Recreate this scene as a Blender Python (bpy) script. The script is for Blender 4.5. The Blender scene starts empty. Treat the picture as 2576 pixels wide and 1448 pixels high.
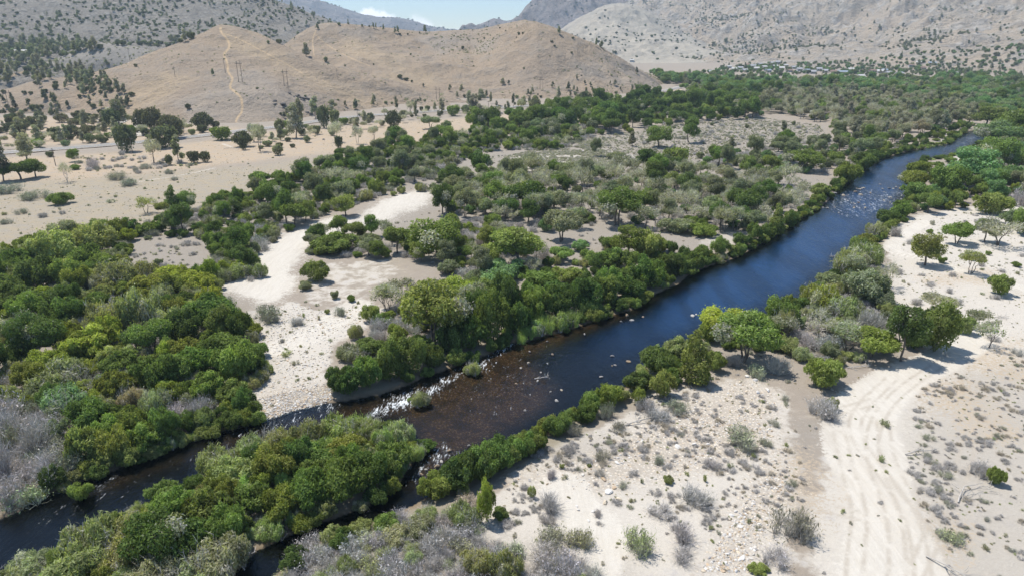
import bpy, math, random
import numpy as np
from mathutils import Vector, Matrix
from mathutils.bvhtree import BVHTree

# ---------------------------------------------------------------- camera, sky, sun, exposure
scene = bpy.context.scene
COL = scene.collection
H, F, PITCH, CU, CV = 50.0, 1717.0, math.radians(20.27), 1288.0, 724.0
CP, SP = math.cos(PITCH), math.sin(PITCH)
cam_data = bpy.data.cameras.new('camera')
cam_data.sensor_width = 36.0
cam_data.lens = 24.0
cam_data.clip_start = 1.0
cam_data.clip_end = 60000.0
camera = bpy.data.objects.new('camera', cam_data)
COL.objects.link(camera)
camera.location = (0, 0, H)
camera.rotation_euler = (math.pi / 2 - PITCH, 0, 0)
scene.camera = camera

SUN_EL, SUN_AZ = math.radians(65), math.radians(-54)
world = bpy.data.worlds.new('World')
scene.world = world
world.use_nodes = True
wn = world.node_tree
sky = wn.nodes.new('ShaderNodeTexSky')
sky.sky_type = 'NISHITA'
sky.sun_disc = False
sky.sun_elevation = SUN_EL
sky.sun_rotation = SUN_AZ
sky.altitude = 900
sky.air_density = 1.0
sky.dust_density = 0.0
sky.ozone_density = 5.0
bg = wn.nodes['Background']
bg.inputs['Strength'].default_value = 0.115
wn.links.new(sky.outputs[0], bg.inputs['Color'])
# a small white cloud bank low over the far left ridge, part of the sky
def _m(op, a, b=0.0, c=0.0):
    n = wn.nodes.new('ShaderNodeMath'); n.operation = op
    for i, v_ in enumerate((a, b, c)):
        if isinstance(v_, bpy.types.NodeSocket): wn.links.new(v_, n.inputs[i])
        else: n.inputs[i].default_value = v_
    return n.outputs[0]
_tc = wn.nodes.new('ShaderNodeTexCoord'); _sx = wn.nodes.new('ShaderNodeSeparateXYZ'); wn.links.new(_tc.outputs['Generated'], _sx.inputs[0])
_yy = _m('MAXIMUM', _sx.outputs[1], .05); _az, _el = _m('DIVIDE', _sx.outputs[0], _yy), _m('DIVIDE', _sx.outputs[2], _yy)
_nz = wn.nodes.new('ShaderNodeTexNoise'); wn.links.new(_tc.outputs['Generated'], _nz.inputs['Vector']); _nz.inputs['Scale'].default_value = 42; _nz.inputs['Detail'].default_value = 6; _nz.inputs['Roughness'].default_value = .62
def _puff(a0, wa, top, soft):
    q = _m('DIVIDE', _m('SUBTRACT', _az, a0), wa)
    t = _m('SUBTRACT', top, _m('MULTIPLY', _m('MULTIPLY', q, q), top))
    t = _m('ADD', t, _m('MULTIPLY', _m('SUBTRACT', _nz.outputs['Fac'], .5), .030))
    n = wn.nodes.new('ShaderNodeMapRange'); n.interpolation_type = 'SMOOTHSTEP'
    wn.links.new(_m('SUBTRACT', t, _el), n.inputs['Value']); n.inputs['From Min'].default_value = 0; n.inputs['From Max'].default_value = soft
    w_ = wn.nodes.new('ShaderNodeMapRange'); wn.links.new(_m('SUBTRACT', 1.0, _m('ABSOLUTE', q)), w_.inputs['Value']); w_.inputs['From Max'].default_value = .3
    return _m('MULTIPLY', n.outputs[0], w_.outputs[0])
_cl = _m('MAXIMUM', _m('MAXIMUM', _puff(-.190, .068, .036, .007), _m('MULTIPLY', _puff(-.128, .030, .030, .014), .7)), _m('MULTIPLY', _puff(-.075, .07, .014, .014), .5))
_cl = _m('MULTIPLY', _cl, _m('GREATER_THAN', _sx.outputs[1], .1))
_cb = wn.nodes.new('ShaderNodeBackground'); _cb.inputs['Color'].default_value = (1, .99, .97, 1); _cb.inputs['Strength'].default_value = 1.35
_mx = wn.nodes.new('ShaderNodeMixShader'); wn.links.new(_cl, _mx.inputs[0]); wn.links.new(bg.outputs[0], _mx.inputs[1]); wn.links.new(_cb.outputs[0], _mx.inputs[2])
wn.links.new(_mx.outputs[0], wn.nodes['World Output'].inputs['Surface'])
sun_data = bpy.data.lights.new('sun', 'SUN')
sun_data.energy = 5.0
sun_data.angle = math.radians(0.53)
sun_data.color = (1.0, 0.955, 0.89)
sun = bpy.data.objects.new('sun', sun_data)
COL.objects.link(sun)
S = Vector((math.sin(SUN_AZ) * math.cos(SUN_EL), math.cos(SUN_AZ) * math.cos(SUN_EL), math.sin(SUN_EL)))
sun.rotation_euler = S.to_track_quat('Z', 'Y').to_euler()
sun.location = (0, 0, 400)
vs = scene.view_settings
scene.display_settings.display_device = 'sRGB'
vs.view_transform = 'Standard'
vs.look = 'None'
vs.exposure = 0.55
vs.gamma = 1.0
vs.use_curve_mapping = False
cy = scene.cycles
cy.max_bounces = 6
cy.diffuse_bounces = 2
cy.glossy_bounces = 3
cy.transmission_bounces = 4
cy.transparent_max_bounces = 12
cy.volume_bounces = 0
cy.use_adaptive_sampling = True
cy.adaptive_threshold = 0.015

random.seed(7)
rng = np.random.default_rng(11)

# ---------------------------------------------------------------- mapping between bearings in the survey photo and the land
def ray(u, v):
    xc, yc = (np.asarray(u, float) - CU) / F, (CV - np.asarray(v, float)) / F
    return xc, CP + yc * SP, -SP + yc * CP
def G(u, v, z=0.0):
    dx, dy, dz = ray(u, v)
    t = (z - H) / dz
    return dx * t, dy * t
def at_dist(u, v, d):
    dx, dy, dz = ray(u, v)
    return dx / dy * d, d, H + dz / dy * d
def proj(x, y, z):
    zz = z - H
    w = y * CP - zz * SP
    return CU + F * x / w, CV - F * (y * SP + zz * CP) / w, w
def poly(pts, z=0.0):
    a = np.array(pts, float)
    x, y = G(a[:, 0], a[:, 1], z)
    return np.stack([x, y], 1)

# ---------------------------------------------------------------- numeric noise and masks
_P = np.random.default_rng(5).random((256, 256))
def vnoise(x, y):
    xi, yi = np.floor(x).astype(int), np.floor(y).astype(int)
    fx, fy = x - xi, y - yi
    fx, fy = fx * fx * (3 - 2 * fx), fy * fy * (3 - 2 * fy)
    a, b = _P[xi & 255, yi & 255], _P[(xi + 1) & 255, yi & 255]
    c, d = _P[xi & 255, (yi + 1) & 255], _P[(xi + 1) & 255, (yi + 1) & 255]
    return (a * (1 - fx) + b * fx) * (1 - fy) + (c * (1 - fx) + d * fx) * fy
def fbm(x, y, s, o=4, ridged=False):
    r, amp, tot = 0.0, 1.0, 0.0
    x, y = x / s, y / s
    for k in range(o):
        n = vnoise(x + 17.3 * k, y - 9.1 * k)
        if ridged: n = 1 - abs(2 * n - 1)
        r = r + n * amp
        tot += amp
        amp *= 0.5
        x, y = (x * 0.8 - y * 0.6) * 2.03, (x * 0.6 + y * 0.8) * 2.03
    return r / tot
def seg_dist(px, py, a, b):
    dx, dy = b[0] - a[0], b[1] - a[1]
    L = dx * dx + dy * dy + 1e-9
    t = np.clip(((px - a[0]) * dx + (py - a[1]) * dy) / L, 0, 1)
    return np.hypot(px - a[0] - t * dx, py - a[1] - t * dy)
def line_dist(px, py, pts):
    d = np.full(px.shape, 1e9)
    for a, b in zip(pts[:-1], pts[1:]):
        d = np.minimum(d, seg_dist(px, py, a, b))
    return d
def inside(px, py, P):
    r = np.zeros(px.shape, bool)
    j = len(P) - 1
    for i in range(len(P)):
        (xi, yi), (xj, yj) = P[i], P[j]
        if yi != yj:
            r ^= ((yi > py) != (yj > py)) & (px < (xj - xi) * (py - yi) / (yj - yi) + xi)
        j = i
    return r
def sdist(px, py, P):                                  # positive inside
    d = line_dist(px, py, np.vstack([P, P[:1]]))
    return np.where(inside(px, py, P), d, -d)
def sstep(a, b, x):
    t = np.clip((x - a) / (b - a), 0, 1)
    return t * t * (3 - 2 * t)
def smooth_line(pts, it=2):
    p = np.array(pts, float)
    for _ in range(it):
        q = np.repeat(p, 2, 0)[1:-1].copy()
        a, b = p[:-1], p[1:]
        q = np.empty((2 * len(a), p.shape[1]))
        q[0::2], q[1::2] = a * .75 + b * .25, a * .25 + b * .75
        p = np.vstack([p[:1], q, p[-1:]])
    return p

# ---------------------------------------------------------------- material helpers
def newmat(name):
    m = bpy.data.materials.new(name)
    m.use_nodes = True
    nt = m.node_tree
    nt.nodes.clear()
    out = nt.nodes.new('ShaderNodeOutputMaterial')
    return m, nt, out
class NT:
    def __init__(s, nt): s.nt = nt
    def n(s, t, **k):
        o = s.nt.nodes.new(t)
        for a, b in k.items():
            if a.startswith('i_'):
                key = a[2:]
                key = int(key) if key.isdigit() else key.replace('_', ' ')
                s.set(o.inputs[key], b)
            else: setattr(o, a, b)
        return o
    def set(s, sock, v):
        if isinstance(v, bpy.types.NodeSocket): s.nt.links.new(v, sock)
        else:
            if hasattr(sock.default_value, '__len__') and len(sock.default_value) == 4 and len(v) == 3: v = (*v, 1)
            sock.default_value = v
    def mix(s, f, a, b, mode='MIX'):
        o = s.n('ShaderNodeMix', data_type='RGBA', blend_type=mode, clamp_factor=True)
        s.set(o.inputs['Factor'], f); s.set(o.inputs['A'], a); s.set(o.inputs['B'], b)
        return o.outputs['Result']
    def math(s, op, a, b=0.0, c=0.0, clamp=False):
        o = s.n('ShaderNodeMath', operation=op, use_clamp=clamp)
        s.set(o.inputs[0], a); s.set(o.inputs[1], b)
        if len(o.inputs) > 2: s.set(o.inputs[2], c)
        return o.outputs[0]
    def ramp(s, x, a, b):
        o = s.n('ShaderNodeMapRange', interpolation_type='SMOOTHSTEP')
        s.set(o.inputs['Value'], x); o.inputs['From Min'].default_value = a; o.inputs['From Max'].default_value = b
        return o.outputs['Result']
    def noise(s, vec, scale, detail=4, rough=0.6, col=False, dist=0.0):
        o = s.n('ShaderNodeTexNoise')
        s.set(o.inputs['Vector'], vec)
        o.inputs['Scale'].default_value = scale; o.inputs['Detail'].default_value = detail
        o.inputs['Roughness'].default_value = rough; o.inputs['Distortion'].default_value = dist
        return o.outputs['Color' if col else 'Fac']
    def attr(s, name, typ='GEOMETRY'):
        return s.n('ShaderNodeAttribute', attribute_name=name, attribute_type=typ)
    def pos(s): return s.n('ShaderNodeNewGeometry').outputs['Position']
    def scale(s, v, sc):
        o = s.n('ShaderNodeMapping'); s.set(o.inputs['Vector'], v); o.inputs['Scale'].default_value = sc
        return o.outputs[0]
def sep(N, c):
    o = N.n('ShaderNodeSeparateColor'); N.set(o.inputs[0], c)
    return o.outputs
def finish(N, out, col, rough=0.9, bump=None, bstr=0.5, bdist=0.2, spec=0.2):
    p = N.n('ShaderNodeBsdfPrincipled')
    N.set(p.inputs['Base Color'], col); N.set(p.inputs['Roughness'], rough)
    p.inputs['Specular IOR Level'].default_value = spec
    if bump is not None:
        b = N.n('ShaderNodeBump'); b.inputs['Strength'].default_value = bstr; b.inputs['Distance'].default_value = bdist
        N.set(b.inputs['Height'], bump); N.nt.links.new(b.outputs[0], p.inputs['Normal'])
    N.nt.links.new(p.outputs[0], out.inputs['Surface'])
    return p
def simple(name, col, rough=0.8, var=0.15, scale=3.0, metallic=0.0):
    m, nt, out = newmat(name); N = NT(nt)
    n = N.noise(N.n('ShaderNodeTexCoord').outputs['Object'], scale, 4)
    c = N.mix(n, tuple(x * (1 - var) for x in col), tuple(min(1, x * (1 + var)) for x in col))
    p = finish(N, out, c, rough, n, 0.2, 0.02); p.inputs['Metallic'].default_value = metallic
    return m

def grid_mesh(name, X, Y, Z, mat, attrs=None, keep=None, smooth=True):
    nr, nc = X.shape
    co = np.stack([X, Y, Z], -1).reshape(-1, 3).astype(np.float32)
    i = np.arange(nr * nc).reshape(nr, nc)
    q = np.stack([i[:-1, :-1], i[:-1, 1:], i[1:, 1:], i[1:, :-1]], -1).reshape(-1, 4)
    if keep is not None:
        k = keep.reshape(-1)
        q = q[k[q].any(1)]
        used = np.zeros(len(co), bool); used[q.ravel()] = True
        remap = np.cumsum(used) - 1
        co = co[used]; q = remap[q]
        if attrs: attrs = {a: b.reshape(-1, b.shape[-1])[used] for a, b in attrs.items()}
    me = bpy.data.meshes.new(name)
    me.vertices.add(len(co)); me.vertices.foreach_set('co', co.ravel())
    me.loops.add(q.size); me.loops.foreach_set('vertex_index', q.ravel().astype(np.int32))
    me.polygons.add(len(q)); me.polygons.foreach_set('loop_start', np.arange(0, q.size, 4, dtype=np.int32))
    me.polygons.foreach_set('loop_total', np.full(len(q), 4, dtype=np.int32))
    me.polygons.foreach_set('use_smooth', np.full(len(q), smooth))
    me.update(calc_edges=True)
    if attrs:
        for a, b in attrs.items():
            at = me.attributes.new(a, 'FLOAT_COLOR', 'POINT')
            b = b.reshape(-1, b.shape[-1])
            c = np.ones((len(co), 4), np.float32); c[:, :b.shape[1]] = b
            at.data.foreach_set('color', c.ravel())
    me.materials.append(mat)
    o = bpy.data.objects.new(name, me); COL.objects.link(o)
    return o

# ---------------------------------------------------------------- river course
LEFT_BANK = [(2700,300),(2600,304),(2520,311),(2440,331),(2400,350),(2385,362),(2300,378),(2250,390),(2195,405),(2150,442),(2105,480),(2068,518),(2005,556),(1940,597),(1880,633),(1835,655),(1790,668),(1742,690),(1700,718),(1640,748),(1585,778),(1500,805),(1420,832),(1335,857),(1288,862),(1230,892),(1150,922),(1060,955),(960,993),(870,1008),(820,1012),(760,1028),(690,1050),(610,1072),(545,1088),(480,1108),(410,1140),(340,1165),(270,1192),(200,1215),(100,1250),(50,1290),(-20,1312),(-160,1380)]
RIGHT_BANK = [(-160,1900),(435,1900),(572,1590),(640,1476),(712,1420),(778,1376),(840,1347),(900,1325),(968,1300),(1042,1274),(1090,1245),(1150,1215),(1215,1165),(1300,1122),(1400,1075),(1480,1032),(1560,980),(1625,925),(1700,885),(1780,845),(1880,810),(1960,785),(2040,740),(2100,690),(2150,640),(2200,590),(2235,550),(2275,510),(2300,470),(2280,440),(2320,405),(2400,390),(2440,372),(2480,352),(2540,332),(2600,319),(2700,314)]
ISLAND = [(1072,1132),(1030,1096),(960,1086),(880,1090),(800,1114),(700,1134),(600,1160),(540,1192),(490,1230),(430,1254),(360,1282),(290,1312),(235,1342),(190,1377),(120,1417),(60,1472),(-40,1532),(-160,1640),(-60,1800),(300,1800),(520,1560),(590,1450),(650,1385),(740,1338),(840,1300),(930,1268),(985,1235),(1015,1198),(1050,1160)]
WZ = -0.5
R_OUT = poly(LEFT_BANK + RIGHT_BANK, WZ)
R_ISL = poly(ISLAND, WZ)
SHALLOW = poly([(1130,925),(1290,850),(1420,820),(1600,762),(1640,750),(1560,800),(1420,860),(1330,900),(1400,960),(1380,1020),(1280,1080),(1150,1160),(1060,1230),(1020,1200),(1060,1130),(1000,1050),(900,1050),(700,1090),(520,1140),(300,1200),(240,1240),(300,1215),(560,1105),(800,1040),(1000,990)], WZ)
RAPID = [([(1262,872),(1290,862),(1240,905),(1190,935),(1130,975),(1080,1005),(1010,1030),(930,1046),(930,1030),(1000,1000),(1060,975),(1120,950),(1190,910)],.84),
         ([(2150,470),(2280,485),(2255,510),(2195,550),(2120,545),(2080,515)],0.36),
         ([(1075,1125),(1130,1115),(1120,1150),(1080,1185),(1035,1215),(1030,1190),(1060,1160)],0.62),
         ([(830,1015),(890,1012),(870,1030),(790,1050),(680,1085),(600,1100),(560,1100),(640,1075),(740,1045)],0.42),
         ([(240,1222),(290,1195),(280,1212),(240,1235)],0.65),
         ([(2395,350),(2470,338),(2450,372),(2400,378)],0.3),
         ([(1290,870),(1380,860),(1420,900),(1380,980),(1280,1040),(1160,1060),(1180,980)],0.13),
         ([(70,1290),(420,1150),(520,1150),(360,1230),(160,1330),(60,1360)],0.12)]
def river_sd(x, y):
    w = 1.4 * (fbm(x, y, 6.0, 3) - .5)
    a = sdist(x, y, R_OUT); b = sdist(x, y, R_ISL)
    return np.minimum(a, -b) + w
def zbase(x, y):
    far = sstep(60, 400, y)
    return 0.7 * (fbm(x, y, 45.0, 3) - .5) + 0.35 * (fbm(x, y, 9.0, 3) - .5) + far * 1.5 * (fbm(x, y, 160.0, 2) - .5)
def ground_z(x, y, sd=None):
    x, y = np.asarray(x, float), np.asarray(y, float)
    if sd is None: sd = river_sd(x, y)
    z0 = zbase(x, y)
    dep = 0.10 + 0.9 * sstep(0, 9, sd)
    sh = sstep(-3, 3, sdist(x, y, SHALLOW))
    dep = dep * (1 - 0.62 * sh) + 0.18 * (fbm(x, y, 2.2, 3) - .5)
    bed = WZ - np.maximum(dep, 0.03)
    bank = WZ + 0.05 + (z0 - WZ) * sstep(0, 6.0, -sd) + 0.22 * sstep(0, 1.2, -sd)
    return np.where(sd > 0, bed, bank - 0.0)

# ---------------------------------------------------------------- ground sheet
rows = np.concatenate([np.linspace(-80, 36, 12), 40 * (1500 / 40) ** np.linspace(0, 1, 600), 1500 * (7200 / 1500) ** np.linspace(0.06, 1, 20)])
cols = np.concatenate([[-1.6, -1.4, -1.2], np.linspace(-1.05, 1.05, 640), [1.2, 1.4, 1.6]])
YY, AA = np.meshgrid(rows, cols, indexing='ij')
XX = np.clip(AA, -1.05, 1.05) * np.maximum(YY, 60) + np.sign(AA) * np.maximum(np.abs(AA) - 1.05, 0) * np.maximum(YY, 500)
SD = river_sd(XX, YY)
ZZ = ground_z(XX, YY, SD)
wob = 3.0 * (fbm(XX, YY, 7.0, 4) - .5) * (1 + YY / 200)
def region(polys, soft=3.0, wf=1.0):
    m = np.zeros(XX.shape)
    for p in polys:
        s = sdist(XX, YY, poly(p)) + wob * wf
        sc = soft * (1 + YY / 250)
        m = np.maximum(m, np.clip(s / sc * .5 + .5, 0, 1))
    return m
def track(lines, w, soft=0.8):
    m = np.zeros(XX.shape)
    for p in lines:
        q = smooth_line(poly(p), 2)
        d = line_dist(XX, YY, q) + wob * 0.12
        m = np.maximum(m, 1 - sstep(w, w + soft * (1 + YY / 200), d))
    return m
SAND = [[(548,722),(600,700),(650,640),(670,612),(740,588),(800,562),(840,545),(900,560),(960,505),(1060,480),(1085,500),(1020,535),(960,562),(830,592),(760,625),(738,665),(730,725),(690,762),(610,752)],
        [(560,985),(680,930),(640,860),(640,790),(740,762),(850,795),(900,765),(960,785),(900,830),(840,870),(825,990),(700,1040),(570,1075)],
        [(2215,700),(2260,565),(2350,535),(2600,500),(2700,1600),(2040,1600),(2040,1300),(2080,1150),(2110,1000),(2250,920),(2330,905),(2290,800),(2225,755)],
        [(1300,1200),(1480,1095),(1700,985),(1900,950),(2000,1000),(2000,1200),(1990,1600),(1500,1600),(1210,1345)],
        [(1260,395),(1500,375),(1600,395),(1500,430),(1280,440)],[(1780,600),(1860,590),(1850,625),(1780,625)],
        [(600,590),(760,545),(700,600),(640,620)],[(2400,330),(2330,372),(2440,400),(2560,380),(2560,400),(2380,420)]]
GOLD = [[(-300,410),(300,388),(700,332),(1300,287),(1560,262),(1700,245),(1700,262),(1560,285),(1250,335),(1000,372),(700,402),(500,425),(200,455),(-300,470)],
        [(0,300),(300,300),(650,330),(300,362),(0,372)]]
FIELD = [[(-400,470),(300,440),(640,420),(820,400),(700,470),(440,548),(300,602),(80,625),(0,668),(-400,760)],
         [(820,680),(980,660),(1000,700),(900,730)]]
LITTER = [[(0,640),(300,600),(640,500),(1000,370),(1300,310),(1560,340),(2000,380),(2100,480),(1960,590),(1700,640),(1300,740),(1150,700),(1000,640),(780,640),(850,560),(1080,470),(900,500),(700,600),(640,720),(680,960),(540,1090),(0,1320)],
          [(1960,1255),(1990,1060),(2060,1010),(2115,1055),(2060,1160),(2040,1290)],
          [(2270,1230),(2330,1110),(2430,1150),(2440,1260),(2350,1310)],[(2330,1600),(2290,1250),(2270,1120),(2340,980),(2420,930),(2700,870),(2700,1600)],
          [(1340,1150),(1500,1090),(1640,1130),(1600,1180),(1400,1180)],[(1560,1030),(1760,980),(1700,1060)],
          [(640,1600),(800,1330),(1180,1290),(1290,1350),(1420,1420),(1600,1420),(1600,1600)],
          [(1380,400),(1500,350),(1700,312),(1900,297),(2060,316),(2100,366),(2000,410),(1860,430),(1700,400),(1560,430)],[(1240,395),(1500,360),(1600,395),(1500,440),(1260,440)],
          [(1900,680),(2230,660),(2240,900),(2000,900),(1800,900)],[(2300,1330),(2576,1300),(2576,1448),(2330,1448)]]
BROWN = [[(2120,1150),(2160,1140),(2250,1260),(2300,1350),(2270,1380),(2200,1310),(2140,1220)],[(2330,1330),(2440,1340),(2400,1440)],
         [(1965,1250),(2010,1130),(2035,1180),(2010,1290)],[(2400,880),(2576,860),(2576,960),(2440,930)],[(2380,690),(2480,690),(2470,720),(2330,710)],
         [(2300,970),(2420,960),(2560,1100),(2440,1090)]]
COBBLE = [[(560,1080),(700,1040),(830,1000),(840,960),(720,990),(600,1020)],[(1540,1150),(1700,1020),(1850,960),(1960,980),(1940,1130),(1700,1200),(1480,1250),(1290,1210)],
          [(1880,1448),(1960,1270),(1990,1200),(1930,1180),(1840,1320),(1760,1448)]]
m_sand, m_gold, m_field = region(SAND, 4), region(GOLD, 7), region(FIELD, 8)
m_sand = np.maximum(m_sand, .5 * region([[(740,650),(1010,640),(1060,690),(960,760),(860,800),(700,790)]], 4))
m_lit, m_brown, m_cob = region(LITTER, 6), region(BROWN, 4, 1.6), region(COBBLE, 5)
m_track = np.maximum(track([[(2620,745),(2530,712),(2440,690),(2380,672),(2330,655),(2280,648),(2245,636),(2238,615),(2275,592),(2330,560)],[(2576,560),(2545,520),(2560,490)]], 1.2),
          np.maximum(track([[(2180,1600),(2190,1380),(2230,1240),(2210,1120),(2180,1050),(2260,960),(2400,890),(2480,830)],[(2320,1600),(2300,1400),(2200,1250),(2120,1130),(2140,1020),(2250,950)],
                 [(900,770),(860,790),(820,830),(760,860),(700,880)],[(1420,1230),(1440,1280),(1520,1350),(1480,1448)]], 1.6, 2.0),
          track([[(0,662),(60,625),(90,590)],[(350,460),(480,440),(540,425)],[(560,365),(590,375)]], 0.3, .5) * .6))
m_wash = region([SAND[0]], 4)
wet = np.clip(1 - np.abs(SD + 0.3) / 1.0, 0, 1)
bedm = sstep(-0.25, 0.15, SD)
shal = sstep(-3, 3, sdist(XX, YY, SHALLOW))
A1 = np.stack([m_sand, m_gold, m_field], -1)
A2 = np.stack([m_lit, m_brown, m_cob], -1)
A3 = np.stack([np.maximum(m_track, m_wash), wet, bedm], -1)
veg_edge = sstep(-5.5, -2, SD + wob * .6) * (1 - region([[(560,1000),(830,930),(850,1030),(560,1110)]], 3))
_rt = [[(2240,1600),(2262,1400),(2240,1270),(2195,1170),(2192,1080),(2250,990),(2400,895)],[(2330,1600),(2318,1400),(2290,1300),(2225,1200),(2150,1110),(2150,1040),(2240,955)],[(2140,1600),(2150,1400),(2165,1290),(2130,1180),(2110,1090)],
       [(2420,1500),(2400,1400),(2350,1320),(2270,1240),(2230,1150),(2220,1060)],[(2000,1045),(2100,1040),(2200,1010)],[(1965,1255),(2060,1275),(2160,1300)],[(2576,742),(2440,686),(2300,652),(2245,640)],[(2300,1448),(2420,1200),(2440,1080),(2576,960)]]
ruts = np.zeros(XX.shape)
for p_ in _rt:
    q_ = smooth_line(poly(p_), 2); d_ = np.gradient(q_, axis=0); d_ /= np.linalg.norm(d_, axis=1, keepdims=True); n_ = np.stack([-d_[:, 1], d_[:, 0]], 1)
    for off in (-.75, .75): ruts = np.maximum(ruts, 1 - sstep(.10, .42, line_dist(XX, YY, q_ + n_ * off) + np.abs(wob) * .05))
A4 = np.stack([shal, ruts, veg_edge], -1)

gm, nt, out = newmat('ground_soil'); N = NT(nt)
P = N.pos()
a1, a2, a3, a4 = (sep(N, N.attr(k).outputs['Color']) for k in ('m1', 'm2', 'm3', 'm4'))
nb, nm, nf, nx = N.noise(P, .05, 5, .62), N.noise(P, .35, 6, .68), N.noise(P, 2.2, 6, .72), N.noise(P, 9.0, 3, .7)
def edge(m, k=0.5):                                    # regional mask broken up by clumps
    return N.ramp(N.math('ADD', m, N.math('MULTIPLY', N.math('SUBTRACT', nm, .5), k * 2)), .42, .58)
def edge2(m, k=0.5):
    return N.ramp(N.math('ADD', m, N.math('MULTIPLY', N.math('SUBTRACT', nf, .5), k * 2)), .3, .7)
base = N.mix(nm, (.235, .195, .155), (.34, .295, .24))
c = N.mix(edge2(a2[0], .8), base, N.mix(nf, (.165, .14, .11), (.30, .26, .215)))
c = N.mix(edge2(a1[2], .6), c, N.mix(N.ramp(nm, .35, .65), N.mix(nf, (.235, .205, .16), (.355, .315, .255)), N.mix(nf, (.27, .225, .155), (.38, .315, .225))))
c = N.mix(edge2(a1[1], .6), c, N.mix(N.ramp(nm, .3, .7), (.40, .305, .205), (.35, .295, .23)))
sandc = N.mix(nf, (.40, .36, .305), (.57, .525, .455))
sandc = N.mix(N.ramp(nm, .54, .70), sandc, N.mix(nf, (.36, .33, .295), (.50, .465, .42)))
c = N.mix(edge(a1[0], .35), c, sandc)
c = N.mix(N.math('MULTIPLY', edge2(a2[0], .9), .55), c, N.mix(nf, (.225, .197, .16), (.39, .352, .30)))
c = N.mix(N.math('MULTIPLY', N.math('MULTIPLY', edge2(a2[1], 1.1), N.ramp(nf, .38, .58)), .8), c, N.mix(nx, (.33, .25, .165), (.48, .39, .28)))
vor = N.n('ShaderNodeTexVoronoi'); N.set(vor.inputs['Vector'], P); vor.inputs['Scale'].default_value = 2.6
cob = N.mix(N.ramp(vor.outputs['Distance'], .12, .5), N.mix(N.math('MULTIPLY', sep(N, vor.outputs['Color'])[0], 1.0), (.72, .68, .60), (.60, .47, .31)), (.36, .31, .25))
c = N.mix(N.math('MULTIPLY', edge2(a2[2], .9), .75), c, cob)
speck = N.math('MULTIPLY', N.ramp(nx, .60, .70), N.math('SUBTRACT', 1.0, a3[0]))
c = N.mix(N.math('MULTIPLY', speck, .55), c, (.24, .225, .205))
sm = N.n('ShaderNodeMapping'); N.set(sm.inputs['Vector'], P); sm.inputs['Rotation'].default_value = (0, 0, math.radians(14)); sm.inputs['Scale'].default_value = (1, .10, 1)
st = N.noise(sm.outputs[0], 1.5, 5, .7, dist=.5)
tcol = N.mix(N.ramp(st, .36, .66), N.mix(nf, (.50, .46, .395), (.61, .57, .50)), N.mix(nf, (.44, .395, .33), (.56, .52, .45)))
c = N.mix(N.math('MULTIPLY', edge2(a3[0], 1.0), .8), c, tcol)
c = N.mix(N.math('MULTIPLY', N.math('MULTIPLY', a4[1], N.ramp(nm, .36, .56)), .75), c, N.mix(nf, (.33, .285, .225), (.45, .40, .335)))
c = N.mix(N.math('MULTIPLY', a4[2], .8), c, N.mix(nf, (.17, .145, .10), (.30, .27, .20)))
c = N.mix(N.math('MULTIPLY', a3[1], .6), c, (.17, .11, .06))
bed = N.mix(N.ramp(vor.outputs['Distance'], .1, .5), N.mix(sep(N, vor.outputs['Color'])[1], (.155, .105, .06), (.10, .07, .045)), (.045, .03, .018))
bed = N.mix(N.math('MULTIPLY', N.math('SUBTRACT', 1.0, a4[0]), .9), bed, (.016, .014, .010))
bed = N.mix(N.math('MULTIPLY', N.ramp(nm, .46, .6), .8), bed, (.022, .017, .013))
c = N.mix(a3[2], c, bed)
hgt = N.math('ADD', N.math('MULTIPLY', nf, .7), N.math('ADD', N.math('MULTIPLY', nx, .25), N.math('MULTIPLY', nm, .8)))
finish(N, out, c, .95, hgt, .55, .35, .1)
def gridlook(A, x, y):
    x, y = np.asarray(x, float), np.asarray(y, float)
    i = np.clip(np.searchsorted(rows, y) - 1, 0, len(rows) - 2); ty = np.clip((y - rows[i]) / (rows[i + 1] - rows[i]), 0, 1)
    a = x / np.maximum(y, 60); j = np.clip(np.searchsorted(cols, a) - 1, 0, len(cols) - 2); tx = np.clip((a - cols[j]) / (cols[j + 1] - cols[j]), 0, 1)
    return (A[i, j] * (1 - tx) + A[i, j + 1] * tx) * (1 - ty) + (A[i + 1, j] * (1 - tx) + A[i + 1, j + 1] * tx) * ty
ground = grid_mesh('ground', XX, YY, ZZ, gm, {'m1': A1, 'm2': A2, 'm3': A3, 'm4': A4})
ground['kind'] = 'structure'

# ---------------------------------------------------------------- river water
foam = np.zeros(XX.shape)
for p, k in RAPID:
    s = sdist(XX, YY, poly(p, WZ))
    foam = np.maximum(foam, k * sstep(-3, 3, s + 3.5 * (fbm(XX, YY, 4.0, 3) - .5)))
wm, nt, out = newmat('river_water'); N = NT(nt)
P = N.pos()
f = sep(N, N.attr('foam').outputs['Color'])
flow = N.n('ShaderNodeMapping'); N.set(flow.inputs['Vector'], P)
flow.inputs['Rotation'].default_value = (0, 0, math.radians(-38)); flow.inputs['Scale'].default_value = (1, .38, 1)
Q = flow.outputs[0]
w1, w2, w3 = N.noise(Q, .55, 3, .6), N.noise(Q, 1.7, 4, .65), N.noise(P, 4.5, 3, .6)
hh = N.math('ADD', N.math('MULTIPLY', w1, 1.0), N.math('ADD', N.math('MULTIPLY', w2, .5), N.math('MULTIPLY', w3, .16)))
hh = N.math('ADD', hh, N.math('MULTIPLY', N.math('MULTIPLY', f[0], w3), .8))
b = N.n('ShaderNodeBump'); b.inputs['Strength'].default_value = .55; b.inputs['Distance'].default_value = .30; N.set(b.inputs['Height'], hh)
fr = N.n('ShaderNodeFresnel'); fr.inputs['IOR'].default_value = 1.30; nt.links.new(b.outputs[0], fr.inputs['Normal'])
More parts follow.
